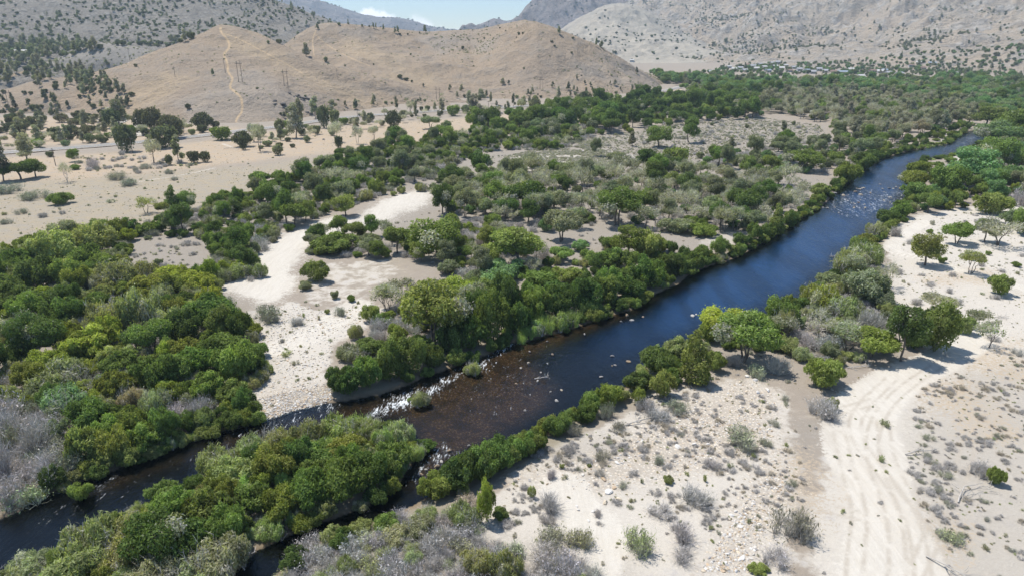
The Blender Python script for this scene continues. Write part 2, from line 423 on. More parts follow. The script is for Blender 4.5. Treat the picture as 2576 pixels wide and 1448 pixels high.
gl = N.n('ShaderNodeBsdfGlossy'); gl.inputs['Roughness'].default_value = .08; gl.inputs['Color'].default_value = (.8, .88, 1, 1)
nt.links.new(b.outputs[0], gl.inputs['Normal'])
tr = N.n('ShaderNodeBsdfTransparent'); N.set(tr.inputs['Color'], N.mix(f[1], (.34, .40, .42), (.74, .71, .64)))
mx = N.n('ShaderNodeMixShader'); nt.links.new(fr.outputs[0], mx.inputs[0]); nt.links.new(tr.outputs[0], mx.inputs[1]); nt.links.new(gl.outputs[0], mx.inputs[2])
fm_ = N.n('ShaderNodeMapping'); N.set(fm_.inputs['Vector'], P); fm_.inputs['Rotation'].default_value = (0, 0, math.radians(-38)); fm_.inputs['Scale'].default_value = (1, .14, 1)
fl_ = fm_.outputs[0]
body = N.n('ShaderNodeBsdfDiffuse'); N.set(body.inputs['Color'], N.mix(N.ramp(N.noise(fl_, .16, 4, .6), .38, .62), (.004, .018, .050), (.0075, .033, .090)))  # blue of the reflected sky, put into the diffuse water colour
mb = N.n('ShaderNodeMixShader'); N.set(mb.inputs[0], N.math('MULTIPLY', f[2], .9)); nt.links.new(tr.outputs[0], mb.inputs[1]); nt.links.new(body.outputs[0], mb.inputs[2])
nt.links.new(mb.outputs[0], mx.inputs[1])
fn = N.n('ShaderNodeMapping'); N.set(fn.inputs['Vector'], P); fn.inputs['Rotation'].default_value = (0, 0, math.radians(-38)); fn.inputs['Scale'].default_value = (1, .28, 1)
fo = N.noise(fn.outputs[0], 1.3, 6, .72, dist=.6)
fo2 = N.noise(fn.outputs[0], 4.2, 5, .75, dist=.4)
fo = N.math('ADD', N.math('MULTIPLY', fo, .5), N.math('MULTIPLY', fo2, .5))
ff = N.ramp(N.math('ADD', fo, N.math('MULTIPLY', f[0], .2)), .595, .735)
ff = N.math('MULTIPLY', ff, N.ramp(f[0], .03, .10))
fleck = N.math('MULTIPLY', N.ramp(N.noise(Q, 7.0, 2, .5), .73, .78), N.ramp(w1, .48, .62))
ff = N.math('MAXIMUM', ff, N.math('MULTIPLY', fleck, .28))
fd = N.n('ShaderNodeBsdfDiffuse'); fd.inputs['Color'].default_value = (.72, .75, .76, 1)
m2 = N.n('ShaderNodeMixShader'); N.set(m2.inputs[0], ff); nt.links.new(mx.outputs[0], m2.inputs[1]); nt.links.new(fd.outputs[0], m2.inputs[2])
nt.links.new(m2.outputs[0], out.inputs['Surface'])
deep = (1 - shal) * sstep(1.0, 7, SD) * sstep(-16, 26, sdist(XX, YY, poly([(1480,830),(1640,900),(1900,860),(2700,600),(2700,200),(2000,200),(1500,700)], WZ)))  # mask for the painted sky-blue reflection: open water of the upper reach
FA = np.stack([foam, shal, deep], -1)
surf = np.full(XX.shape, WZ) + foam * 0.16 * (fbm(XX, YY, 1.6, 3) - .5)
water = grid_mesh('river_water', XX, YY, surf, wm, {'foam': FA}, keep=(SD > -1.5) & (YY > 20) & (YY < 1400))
water['kind'] = 'structure'

# ---------------------------------------------------------------- hills and mountains
HILLS = {}
def hill_mat(name, ca, cb, cc, rock=None, scale=1.0, bstr=.5, bd=1.5, trackc=(.50, .37, .23), rockamt=.6, k=.8):
    ca, cb, cc = (tuple(x * k for x in c_) for c_ in (ca, cb, cc))
    if rock: rock = tuple(x * min(1, k * 1.15) for x in rock)
    m, nt, out = newmat(name); N = NT(nt)
    P = N.scale(N.pos(), (scale,) * 3)
    n0, n1, n2, n3 = N.noise(P, .012, 5, .6), N.noise(P, .06, 6, .68, dist=.4), N.noise(P, .4, 5, .72), N.noise(P, 1.3, 3, .7)
    c = N.mix(N.ramp(n0, .38, .62), ca, cb)
    c = N.mix(N.math('MULTIPLY', N.ramp(n1, .48, .62), .8), c, cc)
    c = N.mix(N.math('MULTIPLY', N.ramp(n2, .50, .68), .38), c, tuple(x * .62 for x in cc))
    if rock:
        vo = N.n('ShaderNodeTexVoronoi'); N.set(vo.inputs['Vector'], P); vo.inputs['Scale'].default_value = .16
        rk = N.mix(N.ramp(vo.outputs['Distance'], .2, .7), rock, tuple(x * .5 for x in rock))
        c = N.mix(N.math('MULTIPLY', N.ramp(n1, .44, .60), rockamt), c, rk)
    a = sep(N, N.attr('hm').outputs['Color'])
    c = N.mix(N.math('MULTIPLY', a[1], .45), c, N.mix(n3, (.28, .25, .215), (.35, .31, .265)))
    c = N.mix(N.math('MULTIPLY', N.math('MULTIPLY', a[2], N.ramp(n2, .35, .6)), .6), c, (.43, .33, .21))
    c = N.mix(N.math('MULTIPLY', a[0], .85), c, trackc)
    finish(N, out, c, .97, N.math('ADD', n2, N.math('ADD', N.math('MULTIPLY', n1, 3.0), N.math('MULTIPLY', n3, .3))), bstr, bd, .05)
    return m
def loft(lines, ulo, uhi, nc, nr, amp, ns, mat, ridged=0.5, trails=(), grey=None, gold=None, name='hill', toe=.6):
    a_lo, a_hi = (ulo - CU) / F / 1.06, (uhi - CU) / F / 1.06
    A = np.linspace(a_lo, a_hi, nc)
    D, Z = [], []
    for L in lines:
        aa, dd, zz = [], [], []
        for t in L:
            if t[1] is None:
                aa.append((t[0] - CU) / F / 1.06); dd.append(t[2]); zz.append(t[3] if len(t) > 3 else -3)
            else:
                x, y, z = at_dist(t[0], t[1], t[2])
                aa.append(x / y); dd.append(y); zz.append(z)
        for arr, store in ((dd, D), (zz, Z)):
            v = np.interp(A, aa, arr)
            k = max(3, nc // 70); w = np.hanning(k + 2)[1:-1]; w /= w.sum()
            store.append(np.convolve(np.pad(v, k, mode='edge'), w, 'same')[k:-k])
    D, Z = np.array(D), np.array(Z)
    K = len(D)
    T = np.linspace(0, K - 1, nr)
    def cr(Vv):
        Vp = np.vstack([2 * Vv[:1] - Vv[1:2], Vv, 2 * Vv[-1:] - Vv[-2:-1]])
        i = np.minimum(T.astype(int), K - 2); t = (T - i)[:, None]
        p0, p1, p2, p3 = Vp[i], Vp[i + 1], Vp[i + 2], Vp[i + 3]
        m1, m2 = (p2 - p0) * .5, (p3 - p1) * .5
        lim = 3 * np.minimum(abs(p2 - p1) + 1e-6, 1e9)
        m1, m2 = np.clip(m1, -lim, lim), np.clip(m2, -lim, lim)
        return (2*t**3-3*t**2+1)*p1 + (t**3-2*t**2+t)*m1 + (-2*t**3+3*t**2)*p2 + (t**3-t**2)*m2
    Dg, Zg = cr(D), cr(Z)
    Dg = np.maximum.accumulate(Dg, 0)
    X, Y = A[None, :] * Dg, Dg
    fade = sstep(0, toe, T)[:, None] * (1 - sstep(K - 1.5, K - 1, T)[:, None])
    n = (1 - ridged) * (fbm(X, Y, ns, 5) - .5) + ridged * (fbm(X + 99, Y, ns, 5, True) - .62)
    crest = 1 - .65 * np.exp(-((T - (K - 2)) / .35) ** 2)[:, None]
    Zg = Zg + amp * n * fade * crest * 2
    Zg = Zg + amp * (.13 if amp < 20 else .28) * (fbm(X - 50, Y, ns / 4.5, 4, True) - .62) * fade * crest * 2
    hm = np.zeros(X.shape + (3,))
    U, V, _ = proj(X, Y, Zg)
    for pts, w in trails:
        q = smooth_line(pts, 2)
        hm[..., 0] = np.maximum(hm[..., 0], (1 - sstep(w, w + 1.6, line_dist(U, V, q))))
    for k, P_ in ((1, grey), (2, gold)):
        for p in (P_ or []):
            hm[..., k] = np.maximum(hm[..., k], sstep(-16, 20, sdist(U, V, np.array(p, float)) + 60 * (fbm(X, Y, 26, 4) - .5)))
    o = grid_mesh(name, X, Y, Zg, mat, {'hm': hm}); o['kind'] = 'structure'
    HILLS.setdefault('list', []).append((X, Y, Zg, o))
    return X, Y, Zg, o

TAN = hill_mat('dry_grass_hill', (.49, .38, .27), (.46, .365, .272), (.42, .35, .275), bstr=.9, bd=1.8, k=.68)
ROCKY = hill_mat('rocky_slope', (.46, .41, .345), (.42, .375, .315), (.36, .33, .285), rock=(.56, .52, .46), bstr=1.0, bd=3.5, rockamt=.6, k=.66)
GREYH = hill_mat('grey_scrub_hill', (.36, .325, .275), (.33, .30, .26), (.27, .25, .22), bstr=.6, bd=1.2)
PALE = hill_mat('pale_mountain', (.55, .45, .34), (.50, .42, .325), (.43, .365, .29), rock=(.60, .57, .52), scale=.4, bstr=.9, bd=8, rockamt=.5, k=.82)
BLUE = hill_mat('far_rock_mountain', (.38, .31, .27), (.33, .28, .26), (.20, .18, .19), rock=(.46, .41, .38), scale=.22, bstr=1.0, bd=14)
SMOOTHP = hill_mat('smooth_grass_mountain', (.47, .42, .34), (.44, .39, .32), (.37, .34, .285), scale=.4, bstr=.5, bd=5, k=.8)

TRAIL = [(610,327),(592,309),(598,296),(610,282),(609,262),(607,245),(592,232),(577,220),(582,208),(586,198),(578,188),(572,178),(574,168),(569,150),(562,140),(568,130),(577,122),(577,110),(570,96),(556,82),(555,71)]
hA = loft([[(60,None,470),(180,None,445),(300,None,430),(450,None,412),(600,None,412),(700,None,430),(800,None,462),(900,None,482),(950,None,490),(1060,None,505),(1200,None,530)],
      [(60,236,540),(180,232,520),(300,232,490),(450,222,478),(600,216,478),(700,228,475),(780,248,492),(880,268,512),(1000,270,535),(1200,262,560)],
      [(60,225,560),(230,196,560),(300,176,560),(450,140,560),(540,120,570),(600,122,570),(700,158,545),(850,208,545),(950,232,552),(1050,245,560),(1200,262,575)],
      [(60,225,600),(160,212,600),(230,190,610),(300,165,620),(390,131,630),(480,103,640),(555,70,650),(600,76,650),(660,93,640),(720,122,620),(790,155,600),(900,186,595),(1000,206,592),(1070,236,590),(1140,262,588),(1200,262,590)],
      [(60,None,760),(555,None,900),(900,None,800),(1200,None,760)]], 60, 1200, 560, 230, 7, 60, TAN,
      trails=[(TRAIL, 1.9), ([(556,84),(590,92),(640,118),(700,150),(760,184)], .1)], gold=[[(560,75),(640,100),(760,170),(900,232),(1020,285),(960,290),(820,230),(690,180),(590,120)],[(300,240),(420,180),(500,200),(400,270),(320,300)]],
      grey=[[(420,250),(520,200),(640,180),(760,230),(860,290),(640,300),(480,310)]])
hB = loft([[(700,None,560),(850,None,480),(1000,None,515),(1100,None,545),(1300,None,580),(1500,None,605),(1620,None,650),(1720,None,730),(1800,None,780)],
      [(700,175,640),(800,175,630),(950,195,610),(1100,212,620),(1200,212,640),(1350,200,650),(1500,200,665),(1600,212,695),(1700,230,760),(1800,240,800)],
      [(700,120,700),(780,112,720),(900,116,720),(1050,132,735),(1120,136,742),(1190,142,750),(1260,128,725),(1350,112,700),(1450,132,700),(1540,165,720),(1620,198,745),(1700,232,780),(1800,240,830)],
      [(700,120,790),(780,76,800),(820,66,810),(870,65,820),(940,72,830),(1000,80,840),(1060,84,850),(1120,80,860),(1200,76,860),(1260,68,830),(1320,58,800),(1380,72,790),(1440,92,780),(1500,118,780),(1560,150,780),(1630,188,790),(1690,222,800),(1720,235,830),(1800,245,860)],
      [(700,None,1000),(1100,None,1100),(1400,None,1040),(1800,None,1000)]], 690, 1810, 560, 230, 9, 80, TAN,
      trails=[([(790,82),(810,105),(850,130),(900,155),(930,166)], .1),([(795,78),(785,100),(790,140)], .5)],
      grey=[[(840,70),(950,75),(940,95),(850,90)],[(1500,130),(1580,160),(1690,225),(1640,235),(1560,200)],[(1060,90),(1260,90),(1230,140),(1100,130)],[(1440,160),(1520,170),(1530,200),(1470,200)]],
      gold=[[(880,100),(1000,140),(1120,200),(1080,230),(960,190),(860,140)]])
hC = loft([[(-900,None,380),(0,None,425),(150,None,445),(300,None,480),(500,None,600),(950,None,860)],
      [(-900,250,500),(0,238,520),(100,222,540),(200,220,560),(300,212,600),(450,170,680),(700,150,800),(950,140,950)],
      [(-900,150,700),(0,150,720),(150,150,740),(260,140,760),(390,137,790),(600,120,880),(800,100,1000),(950,100,1050)],
      [(-900,20,1000),(0,45,1000),(200,55,1000),(400,65,1010),(600,65,1060),(750,82,1100),(950,98,1150)],
      [(-900,-350,1800),(0,-200,1600),(300,-90,1500),(500,-40,1400),(640,-4,1350),(700,14,1330),(760,33,1310),(830,58,1300),(900,85,1290),(950,100,1290)],
      [(-900,None,2600),(950,None,1800)]], -900, 950, 620, 300, 16, 110, ROCKY, ridged=.6,
      trails=[([(0,200),(60,182),(110,160),(160,150)], 1.6)], gold=[[(0,240),(140,220),(330,330),(0,340)]])
hD = loft([[(90,None,640),(260,None,640),(460,None,650)],[(90,165,670),(200,145,670),(270,140,670),(400,150,670),(460,165,670)],
      [(90,172,700),(150,146,700),(200,128,705),(270,115,710),(330,122,710),(400,137,705),(460,165,700)],[(90,None,800),(460,None,800)]], 90, 460, 160, 70, 2.5, 40, GREYH)
hE = loft([[(-100,None,470),(330,None,470)],[(-100,255,500),(20,245,500),(120,232,500),(220,245,500),(330,270,490)],
      [(-100,240,540),(20,224,545),(70,209,548),(120,196,552),(170,203,552),(220,224,548),(270,250,540),(330,275,530)],[(-100,None,640),(330,None,620)]], -100, 330, 180, 90, 2.5, 45, TAN)
mFar = loft([[(900,None,5200),(1350,None,5200)],[(900,95,6300),(1060,85,6300),(1100,80,6300),(1140,70,6300),(1170,77,6300),(1200,84,6300),(1350,88,6300)],[(900,None,6900),(1350,None,6900)]], 900, 1350, 90, 40, 40, 900, BLUE)
mL = loft([[(200,None,3300),(1250,None,3600)],[(200,20,4200),(560,50,4200),(700,62,4200),(900,85,4300),(1050,98,4400),(1250,110,4500)],
      [(200,-140,5200),(560,-45,5200),(640,-28,5200),(700,-8,5200),(780,-3,5200),(850,20,5200),(900,38,5200),(960,50,5200),(1040,57,5200),(1080,68,5200),(1130,78,5200),(1180,90,5200),(1250,112,5200)],
      [(200,None,6600),(1250,None,6600)]], 200, 1250, 420, 150, 85, 520, BLUE, ridged=.75)
mR = loft([[(1100,None,2500),(1900,None,2500)],[(1100,120,3000),(1250,100,3000),(1400,75,3000),(1560,70,3000),(1900,30,3000)],
      [(1100,115,3700),(1180,84,3700),(1215,63,3700),(1240,50,3700),(1270,56,3700),(1300,50,3700),(1335,16,3700),(1360,-26,3750),(1400,-70,3800),(1480,-60,3900),(1535,-14,4000),(1570,3,4000),(1600,-2,4000),(1680,-30,4000),(1900,-120,4000)],
      [(1100,None,5000),(1900,None,5200)]], 1100, 1900, 380, 150, 95, 380, BLUE, ridged=.75)
mM = loft([[(1250,None,1350),(1950,None,1350)],[(1250,140,1600),(1400,125,1600),(1560,118,1650),(1700,130,1650),(1950,165,1650)],
      [(1250,135,2000),(1400,100,2000),(1500,68,2000),(1560,62,2000),(1640,80,2000),(1750,118,2000),(1950,165,1950)],
      [(1250,150,2300),(1350,112,2300),(1400,86,2300),(1430,63,2300),(1470,40,2300),(1510,22,2300),(1560,11,2300),(1600,19,2300),(1640,37,2300),(1690,62,2300),(1730,86,2300),(1800,125,2300),(1950,160,2300)],
      [(1250,None,3000),(1950,None,3000)]], 1250, 1950, 360, 160, 30, 200, SMOOTHP, ridged=.7)
mB = loft([[(1500,None,1500),(1700,None,1330),(2000,None,1150),(2300,None,1060),(2576,None,980),(3600,None,850)],
      [(1500,160,1800),(1700,146,1700),(1900,135,1550),(2200,122,1450),(2400,100,1350),(2576,80,1250),(3600,50,1100)],
      [(1500,110,2500),(1700,90,2400),(1900,62,2250),(2200,38,2050),(2576,-20,1900),(3600,-100,1700)],
      [(1500,45,3500),(1560,22,3500),(1600,4,3500),(1700,-55,3500),(1900,-150,3400),(2200,-260,3200),(2600,-380,3000),(3600,-600,2800)],
      [(1500,None,4500),(3600,None,4500)]], 1500, 3600, 760, 330, 105, 330, PALE, ridged=.7, toe=2.2)

# ---------------------------------------------------------------- plant materials
def plant_mat(name, rough=.7, trans=.42, woody=False):
    m, nt, out = newmat(name); N = NT(nt)
    t = N.attr('tint', 'INSTANCER').outputs['Color']
    lv = sep(N, N.attr('leaf').outputs['Color'])
    c = N.mix(lv[1], t, (.40, .375, .36))
    br = N.n('ShaderNodeMapRange'); N.set(br.inputs['Value'], lv[0]); br.inputs['To Min'].default_value = .6; br.inputs['To Max'].default_value = 1.75
    v = N.n('ShaderNodeVectorMath', operation='SCALE'); N.set(v.inputs[0], c); N.set(v.inputs['Scale'], br.outputs[0])
    d = N.n('ShaderNodeBsdfDiffuse'); N.nt.links.new(v.outputs[0], d.inputs['Color'])
    tr = N.n('ShaderNodeBsdfTranslucent')
    v2 = N.mix(1.0, v.outputs[0], (1.15, 1.25, .55), 'MULTIPLY'); N.set(tr.inputs['Color'], v2)
    mx = N.n('ShaderNodeMixShader'); mx.inputs[0].default_value = trans
    nt.links.new(d.outputs[0], mx.inputs[1]); nt.links.new(tr.outputs[0], mx.inputs[2]); nt.links.new(mx.outputs[0], out.inputs['Surface'])
    return m
LEAF = plant_mat('foliage')
TWIG = plant_mat('dry_twigs', trans=.08)
BARK = simple('bark', (.17, .145, .12), .95, .35, 4)
PALEBARK = simple('pale_bark', (.42, .39, .35), .95, .2, 4)

def quads_mesh(name, V, leaf, mats, midx=None):        # V: n,4,3   leaf: n,3
    n = len(V)
    me = bpy.data.meshes.new(name)
    me.vertices.add(n * 4); me.vertices.foreach_set('co', V.reshape(-1).astype(np.float32))
    me.loops.add(n * 4); me.loops.foreach_set('vertex_index', np.arange(n * 4, dtype=np.int32))
    me.polygons.add(n); me.polygons.foreach_set('loop_start', np.arange(0, n * 4, 4, dtype=np.int32))
    me.polygons.foreach_set('loop_total', np.full(n, 4, dtype=np.int32))
    if midx is not None: me.polygons.foreach_set('material_index', midx.astype(np.int32))
    me.update(calc_edges=True)
    at = me.attributes.new('leaf', 'FLOAT_COLOR', 'POINT')
    c = np.ones((n * 4, 4), np.float32); c[:, :3] = np.repeat(leaf, 4, 0)
    at.data.foreach_set('color', c.ravel())
    for m in mats: me.materials.append(m)
    return me
def unit(a): return a / (np.linalg.norm(a, axis=-1, keepdims=True) + 1e-9)
def leaf_quads(C, Nrm, size, r, up=0.0, aspect=1.8, rnd=.9):
    n = len(C)
    nn = unit(Nrm + r.normal(0, rnd, (n, 3)))
    t = unit(r.normal(0, 1, (n, 3)) + up * np.array([0, 0, 1.0]) * 2)
    t = unit(t - (t * nn).sum(-1, keepdims=True) * nn)
    b = np.cross(nn, t)
    s = size * r.uniform(.55, 1.35, (n, 1))
    tl, bl = t * s * aspect ** .5, b * s / aspect ** .5
    return np.stack([C - tl, C + bl * .9 - tl * .1, C + tl, C - bl * .9 + tl * .1], 1)
def crown_points(lobes, n, r, shell=.22, low=-.75, sub=1.0):
    L = np.array(lobes, float)
    w = (L[:, 3] * L[:, 4] + L[:, 4] * L[:, 5] + L[:, 3] * L[:, 5]); w /= w.sum()
    out_c, out_n, out_l = [], [], []
    need = n
    while need > 0:
        i = r.choice(len(L), need * 2, p=w)
        d = unit(r.normal(0, 1, (need * 2, 3)))
        # bumpy surface
        ph = L[i, 0] * 9 + L[i, 2] * 5
        bump = 1 + .13 * sub * np.sin(d[:, 0] * 7 + ph) * np.sin(d[:, 1] * 8 + ph * 1.7) + .08 * sub * np.sin(d[:, 2] * 15 + ph * 2.3) * np.sin(d[:, 0] * 13)
        rad = (1 - np.abs(r.normal(0, shell, need * 2))) * bump
        spray = (r.random(need * 2) < .13) & (d[:, 2] > -.2)
        rad = np.where(spray, rad + r.uniform(.05, .38, need * 2), rad)
        keep = (d[:, 2] > low) | (r.random(need * 2) < .25)
        p = L[i, :3] + d * L[i, 3:6] * rad[:, None]
        q = (p[:, None, :] - L[None, :, :3]) / (L[None, :, 3:6] * .82)
        deep = ((q ** 2).sum(-1) < 1); deep[np.arange(len(p)), i] = False
        keep &= ~deep.any(1) | (r.random(len(p)) < .12)
        keep &= (p[:, 2] > 0.01) & (rad > .25)
        out_c.append(p[keep][:need]); out_n.append(unit(d / L[i, 3:6])[keep][:need]); out_l.append(i[keep][:need])
        need -= len(out_c[-1])
    return np.concatenate(out_c), np.concatenate(out_n), np.concatenate(out_l)
def tube_quads(p, q, r0, r1, k=5):
    p, q = np.array(p, float), np.array(q, float)
    d = unit(q - p); a = unit(np.cross(d, [0.3, .9, .21])); b = np.cross(d, a)
    th = np.linspace(0, 2 * np.pi, k + 1)
    ring = np.cos(th)[:, None] * a + np.sin(th)[:, None] * b
    A, B = p + ring * r0, q + ring * r1
    return np.stack([A[:-1], A[1:], B[1:], B[:-1]], 1)
def limb(p, q, r0, r1, r, seg=4, bend=.12, k=5):
    p, q = np.array(p, float), np.array(q, float)
    L = np.linalg.norm(q - p); out = []; prev = p; off = r.normal(0, bend * L, 3)
    for i in range(1, seg + 1):
        t = i / seg
        c = p + (q - p) * t + off * math.sin(math.pi * t) + r.normal(0, .02 * L, 3) * (t < 1)
        out.append(tube_quads(prev, c, r0 + (r1 - r0) * (i - 1) / seg, r0 + (r1 - r0) * t, k)); prev = c
    return np.concatenate(out)
def make_wood(lobes, r, r0, forks, height, spread=.3, base=(0, 0, 0)):
    L = sorted(lobes, key=lambda l: -l[2])[:max(forks, 3) + 4]
    out = []
    stems = []
    for i in range(forks):
        a = r.uniform(0, 6.28)
        top = np.array([math.cos(a) * spread * height * .6, math.sin(a) * spread * height * .6, height * r.uniform(.75, 1.05)])
        b0 = np.array([math.cos(a), math.sin(a), 0]) * r0 * .6 + np.array(base)
        out.append(limb(b0 - [0, 0, .08], top, r0 / forks ** .4, r0 * .6 / forks ** .4, r, 4, .06)); stems.append(top)
    for l in L:
        c = np.array(l[:3]); s = min(stems, key=lambda s: np.linalg.norm(s - c))
        out.append(limb(s, c + [0, 0, l[5] * .3], r0 * .5 / forks ** .4, r0 * .1, r, 4, .12, 4))
        for _ in range(3):
            e = c + unit(r.normal(0, 1, 3)) * np.array(l[3:6]) * .85
            out.append(limb(c, e, r0 * .2, r0 * .04, r, 2, .1, 3))
    return np.concatenate(out)
def wood_mesh(name, Q, mat):
    return quads_mesh(name, Q, np.full((len(Q), 3), .5), [mat])
def stem_brush(n, r, height=1.0, spread=1.0, w=.012, clumps=7, lean=.75, curve=.25, ymin=.0):
    a = r.uniform(0, 6.28, clumps); rr = np.sqrt(r.random(clumps)) * .55 * spread
    cx, cy = np.cos(a) * rr, np.sin(a) * rr
    i = r.integers(0, clumps, n)
    b = np.stack([cx[i], cy[i], np.zeros(n)], 1) + r.normal(0, .06, (n, 3)) * [1, 1, 0]
    az = r.uniform(0, 6.28, n); tilt = np.abs(r.normal(0, lean * .55, n)) + .05
    d = np.stack([np.cos(az) * np.sin(tilt), np.sin(az) * np.sin(tilt), np.cos(tilt)], 1)
    Ln = height * r.uniform(.45, 1.0, n) * (1 - .25 * (rr[i] / max(spread, .1)))
    Q = []; lf = []
    side = unit(np.cross(d, r.normal(0, 1, (n, 3))))
    m = b + d * Ln[:, None] * .5
    e = m + unit(d + r.normal(0, curve, (n, 3))) * Ln[:, None] * .5
    for p, q, w0, w1 in ((b, m, w, w * .75), (m, e, w * .75, w * .25)):
        Q.append(np.stack([p - side * w0, p + side * w0, q + side * w1, q - side * w1], 1))
    for k in range(3):                                 # twigs
        t = r.uniform(.1, 1, (n, 1)); p = m + (e - m) * t
        q = p + unit(d + r.normal(0, .65, (n, 3))) * Ln[:, None] * r.uniform(.12, .32, (n, 1))
        s2 = unit(np.cross(q - p, r.normal(0, 1, (n, 3))))
        Q.append(np.stack([p - s2 * w * .6, p + s2 * w * .6, q + s2 * w * .2, q - s2 * w * .2], 1))
    return np.concatenate(Q), e
PROTO = {}
def dome_lobes(r, n, rad=1.0, h=1.0, lob=(.38, .58), flat=.85, zlo=.15, tall=0):
    out = [(0, 0, h * .42, rad * .66, rad * .66, h * .42)]
    for _ in range(n):
        a = r.uniform(0, 6.28); q = math.sqrt(r.uniform(.05, 1)) * .68
        z = h * (zlo + (1 - zlo - .22) * math.sqrt(max(0, 1 - q * q * 1.4)) * r.uniform(.55, 1.0))
        s = r.uniform(*lob) * (1 - .25 * q) * .8
        out.append((math.cos(a) * q * rad, math.sin(a) * q * rad, z, s * rad, s * rad * r.uniform(.85, 1.15), s * h * flat))
    return out
def leaf_vals(n, r, grey=0.0, byl=None, lob=None):
    lv = np.clip(r.normal(.50, .25, n), 0, 1)
    g = (r.random(n) < grey).astype(float) * r.uniform(.5, 1, n)
    if lob is not None:
        k = r.normal(0, .17, 64); lv = np.clip(lv + k[lob % 64], 0, 1)
        if grey > 0:
            gl = (r.random(64) < grey * 1.3); g = np.maximum(g * .6, gl[lob % 64] * r.uniform(.3, 1, n))
    return np.stack([lv, g, lv * 0], 1)
def proto(kind, parts): PROTO.setdefault(kind, []).append(parts)   # parts: list of (name, mesh)
for k in range(7):                                     # willow shrubs and domes
    r = np.random.default_rng(100 + k)
    L = dome_lobes(r, [14, 18, 24, 30, 20, 34, 16][k], 1, [1.15, 1.0, 1.1, .95, 1.4, 1.05, 1.6][k], lob=[(.26, .46), (.22, .42), (.2, .36), (.16, .34), (.2, .4), (.14, .3), (.2, .4)][k])
    L[0] = (0, 0, L[0][2] * .8, .5, .5, L[0][5] * .8)
    C, Nn, li = crown_points(L, 5200, r, .25)
    Q = leaf_quads(C, Nn + [0, 0, .25], .038, r, up=.8, aspect=2.8, rnd=.9)
    proto('willow_shrub', [('foliage', quads_mesh('willow_foliage', Q, leaf_vals(len(Q), r, .0, lob=li), [LEAF])), ('stems', wood_mesh('willow_stems', make_wood(L, r, .035, 4, .3, .8), BARK))])
for k in range(4):                                     # feathery plumed shrubs
    r = np.random.default_rng(140 + k)
    n = 9 + 3 * k; L = [(0, 0, .35, .6, .6, .38)]
    for _ in range(n):
        a = r.uniform(0, 6.28); q = math.sqrt(r.random()) * .7; hh = r.uniform(.6, 1.0) * (1 - .3 * q)
        L.append((math.cos(a) * q, math.sin(a) * q, hh * .6, .24, .24, hh * .5))
    C, Nn, li = crown_points(L, 5200, r, .3)
    Q = leaf_quads(C, Nn, .034, r, up=1.4, aspect=4, rnd=.7)
    S_, e = stem_brush(90, r, 1.05, 1.1, .01)
    proto('plumed_shrub', [('foliage', quads_mesh('plumed_foliage', Q, leaf_vals(len(Q), r, .10, lob=li), [LEAF])), ('stems', quads_mesh('plumed_stems', S_, np.tile([.6, 1, 0], (len(S_), 1)), [TWIG]))])
for k in range(6):                                     # grey brush, some with a little leaf
    r = np.random.default_rng(160 + k)
    Q, e = stem_brush(430, r, [.85, 1, .8, .95, .7, 1][k], 1.15, .0085, clumps=[7, 9, 12, 6, 10, 8][k], lean=1.0)
    lf = np.stack([np.clip(r.normal(.55, .2, len(Q)), 0, 1), np.ones(len(Q)) * .6, np.zeros(len(Q))], 1)
    n = [0, 350, 700, 150, 500, 1000][k]
    if n:
        p = e[r.integers(0, len(e), n)] + r.normal(0, .07, (n, 3)); p[:, 2] = np.abs(p[:, 2])
        q = leaf_quads(p, p - [0, 0, .3], .035, r, up=.8, aspect=3)
        Q = np.concatenate([Q, q]); l2 = leaf_vals(n, r); l2[:, 2] = 0; lf = np.concatenate([lf, l2])
    proto('grey_brush', [('twigs', quads_mesh('brush_twigs', Q, lf, [TWIG]))])
for k in range(4):                                     # low sagebrush tufts
    r = np.random.default_rng(180 + k)
    Q, e = stem_brush(100, r, .75, 1.0, .02, clumps=4, lean=1.1)
    p = e[r.integers(0, len(e), 260)] * [1, 1, .9] + r.normal(0, .08, (260, 3)); p[:, 2] = np.abs(p[:, 2])
    q = leaf_quads(p, p, .06, r, up=.6, aspect=2.5)
    lf = np.concatenate([np.tile([.5, .8, 0], (len(Q), 1)), leaf_vals(260, r)])
    proto('sagebrush', [('twigs', quads_mesh('sage_twigs', np.concatenate([Q, q]), lf, [LEAF]))])
def tree_lobes(r, n, h, rad, bole=.35, umbrella=0.0, top=1.0):
    L = []
    for i in range(n):
        a = r.uniform(0, 6.28); q = math.sqrt(r.random()) * .72
        z = h * (bole + .2) + (h * (1 - bole) - .3) * math.sqrt(max(0, 1 - q * q * 1.1)) * r.uniform(.25 + umbrella * .6, .95) * .82
        s = r.uniform(.22, .40)
        L.append((math.cos(a) * q * rad, math.sin(a) * q * rad, z, s * rad * 1.1, s * rad * 1.1, s * rad * r.uniform(.65, .9)))
    return L
for k in range(7):                                     # cottonwoods, crown radius ~1
    r = np.random.default_rng(200 + k)
    hh = [1.5, 1.7, 1.35, 1.9, 1.45, 2.0, 1.25][k]
    L = tree_lobes(r, [14, 18, 12, 20, 16, 18, 11][k], hh, 1, [.08, .1, .2, .04, .16, .0, .24][k], umbrella=[.05, 0, .2, 0, .1, 0, .35][k])
    C, Nn, li = crown_points(L, 6400, r, .3, low=-.95)
    Q = leaf_quads(C, Nn + [0, 0, .5], .036, r, aspect=1.7)
    proto('cottonwood_tree', [('crown', quads_mesh('cottonwood_crown', Q, leaf_vals(len(Q), r, .03, lob=li), [LEAF])), ('trunk', wood_mesh('cottonwood_trunk', make_wood(L, r, .065, [1, 2, 2, 1, 3, 1, 2][k], hh * .42, .45), BARK))])
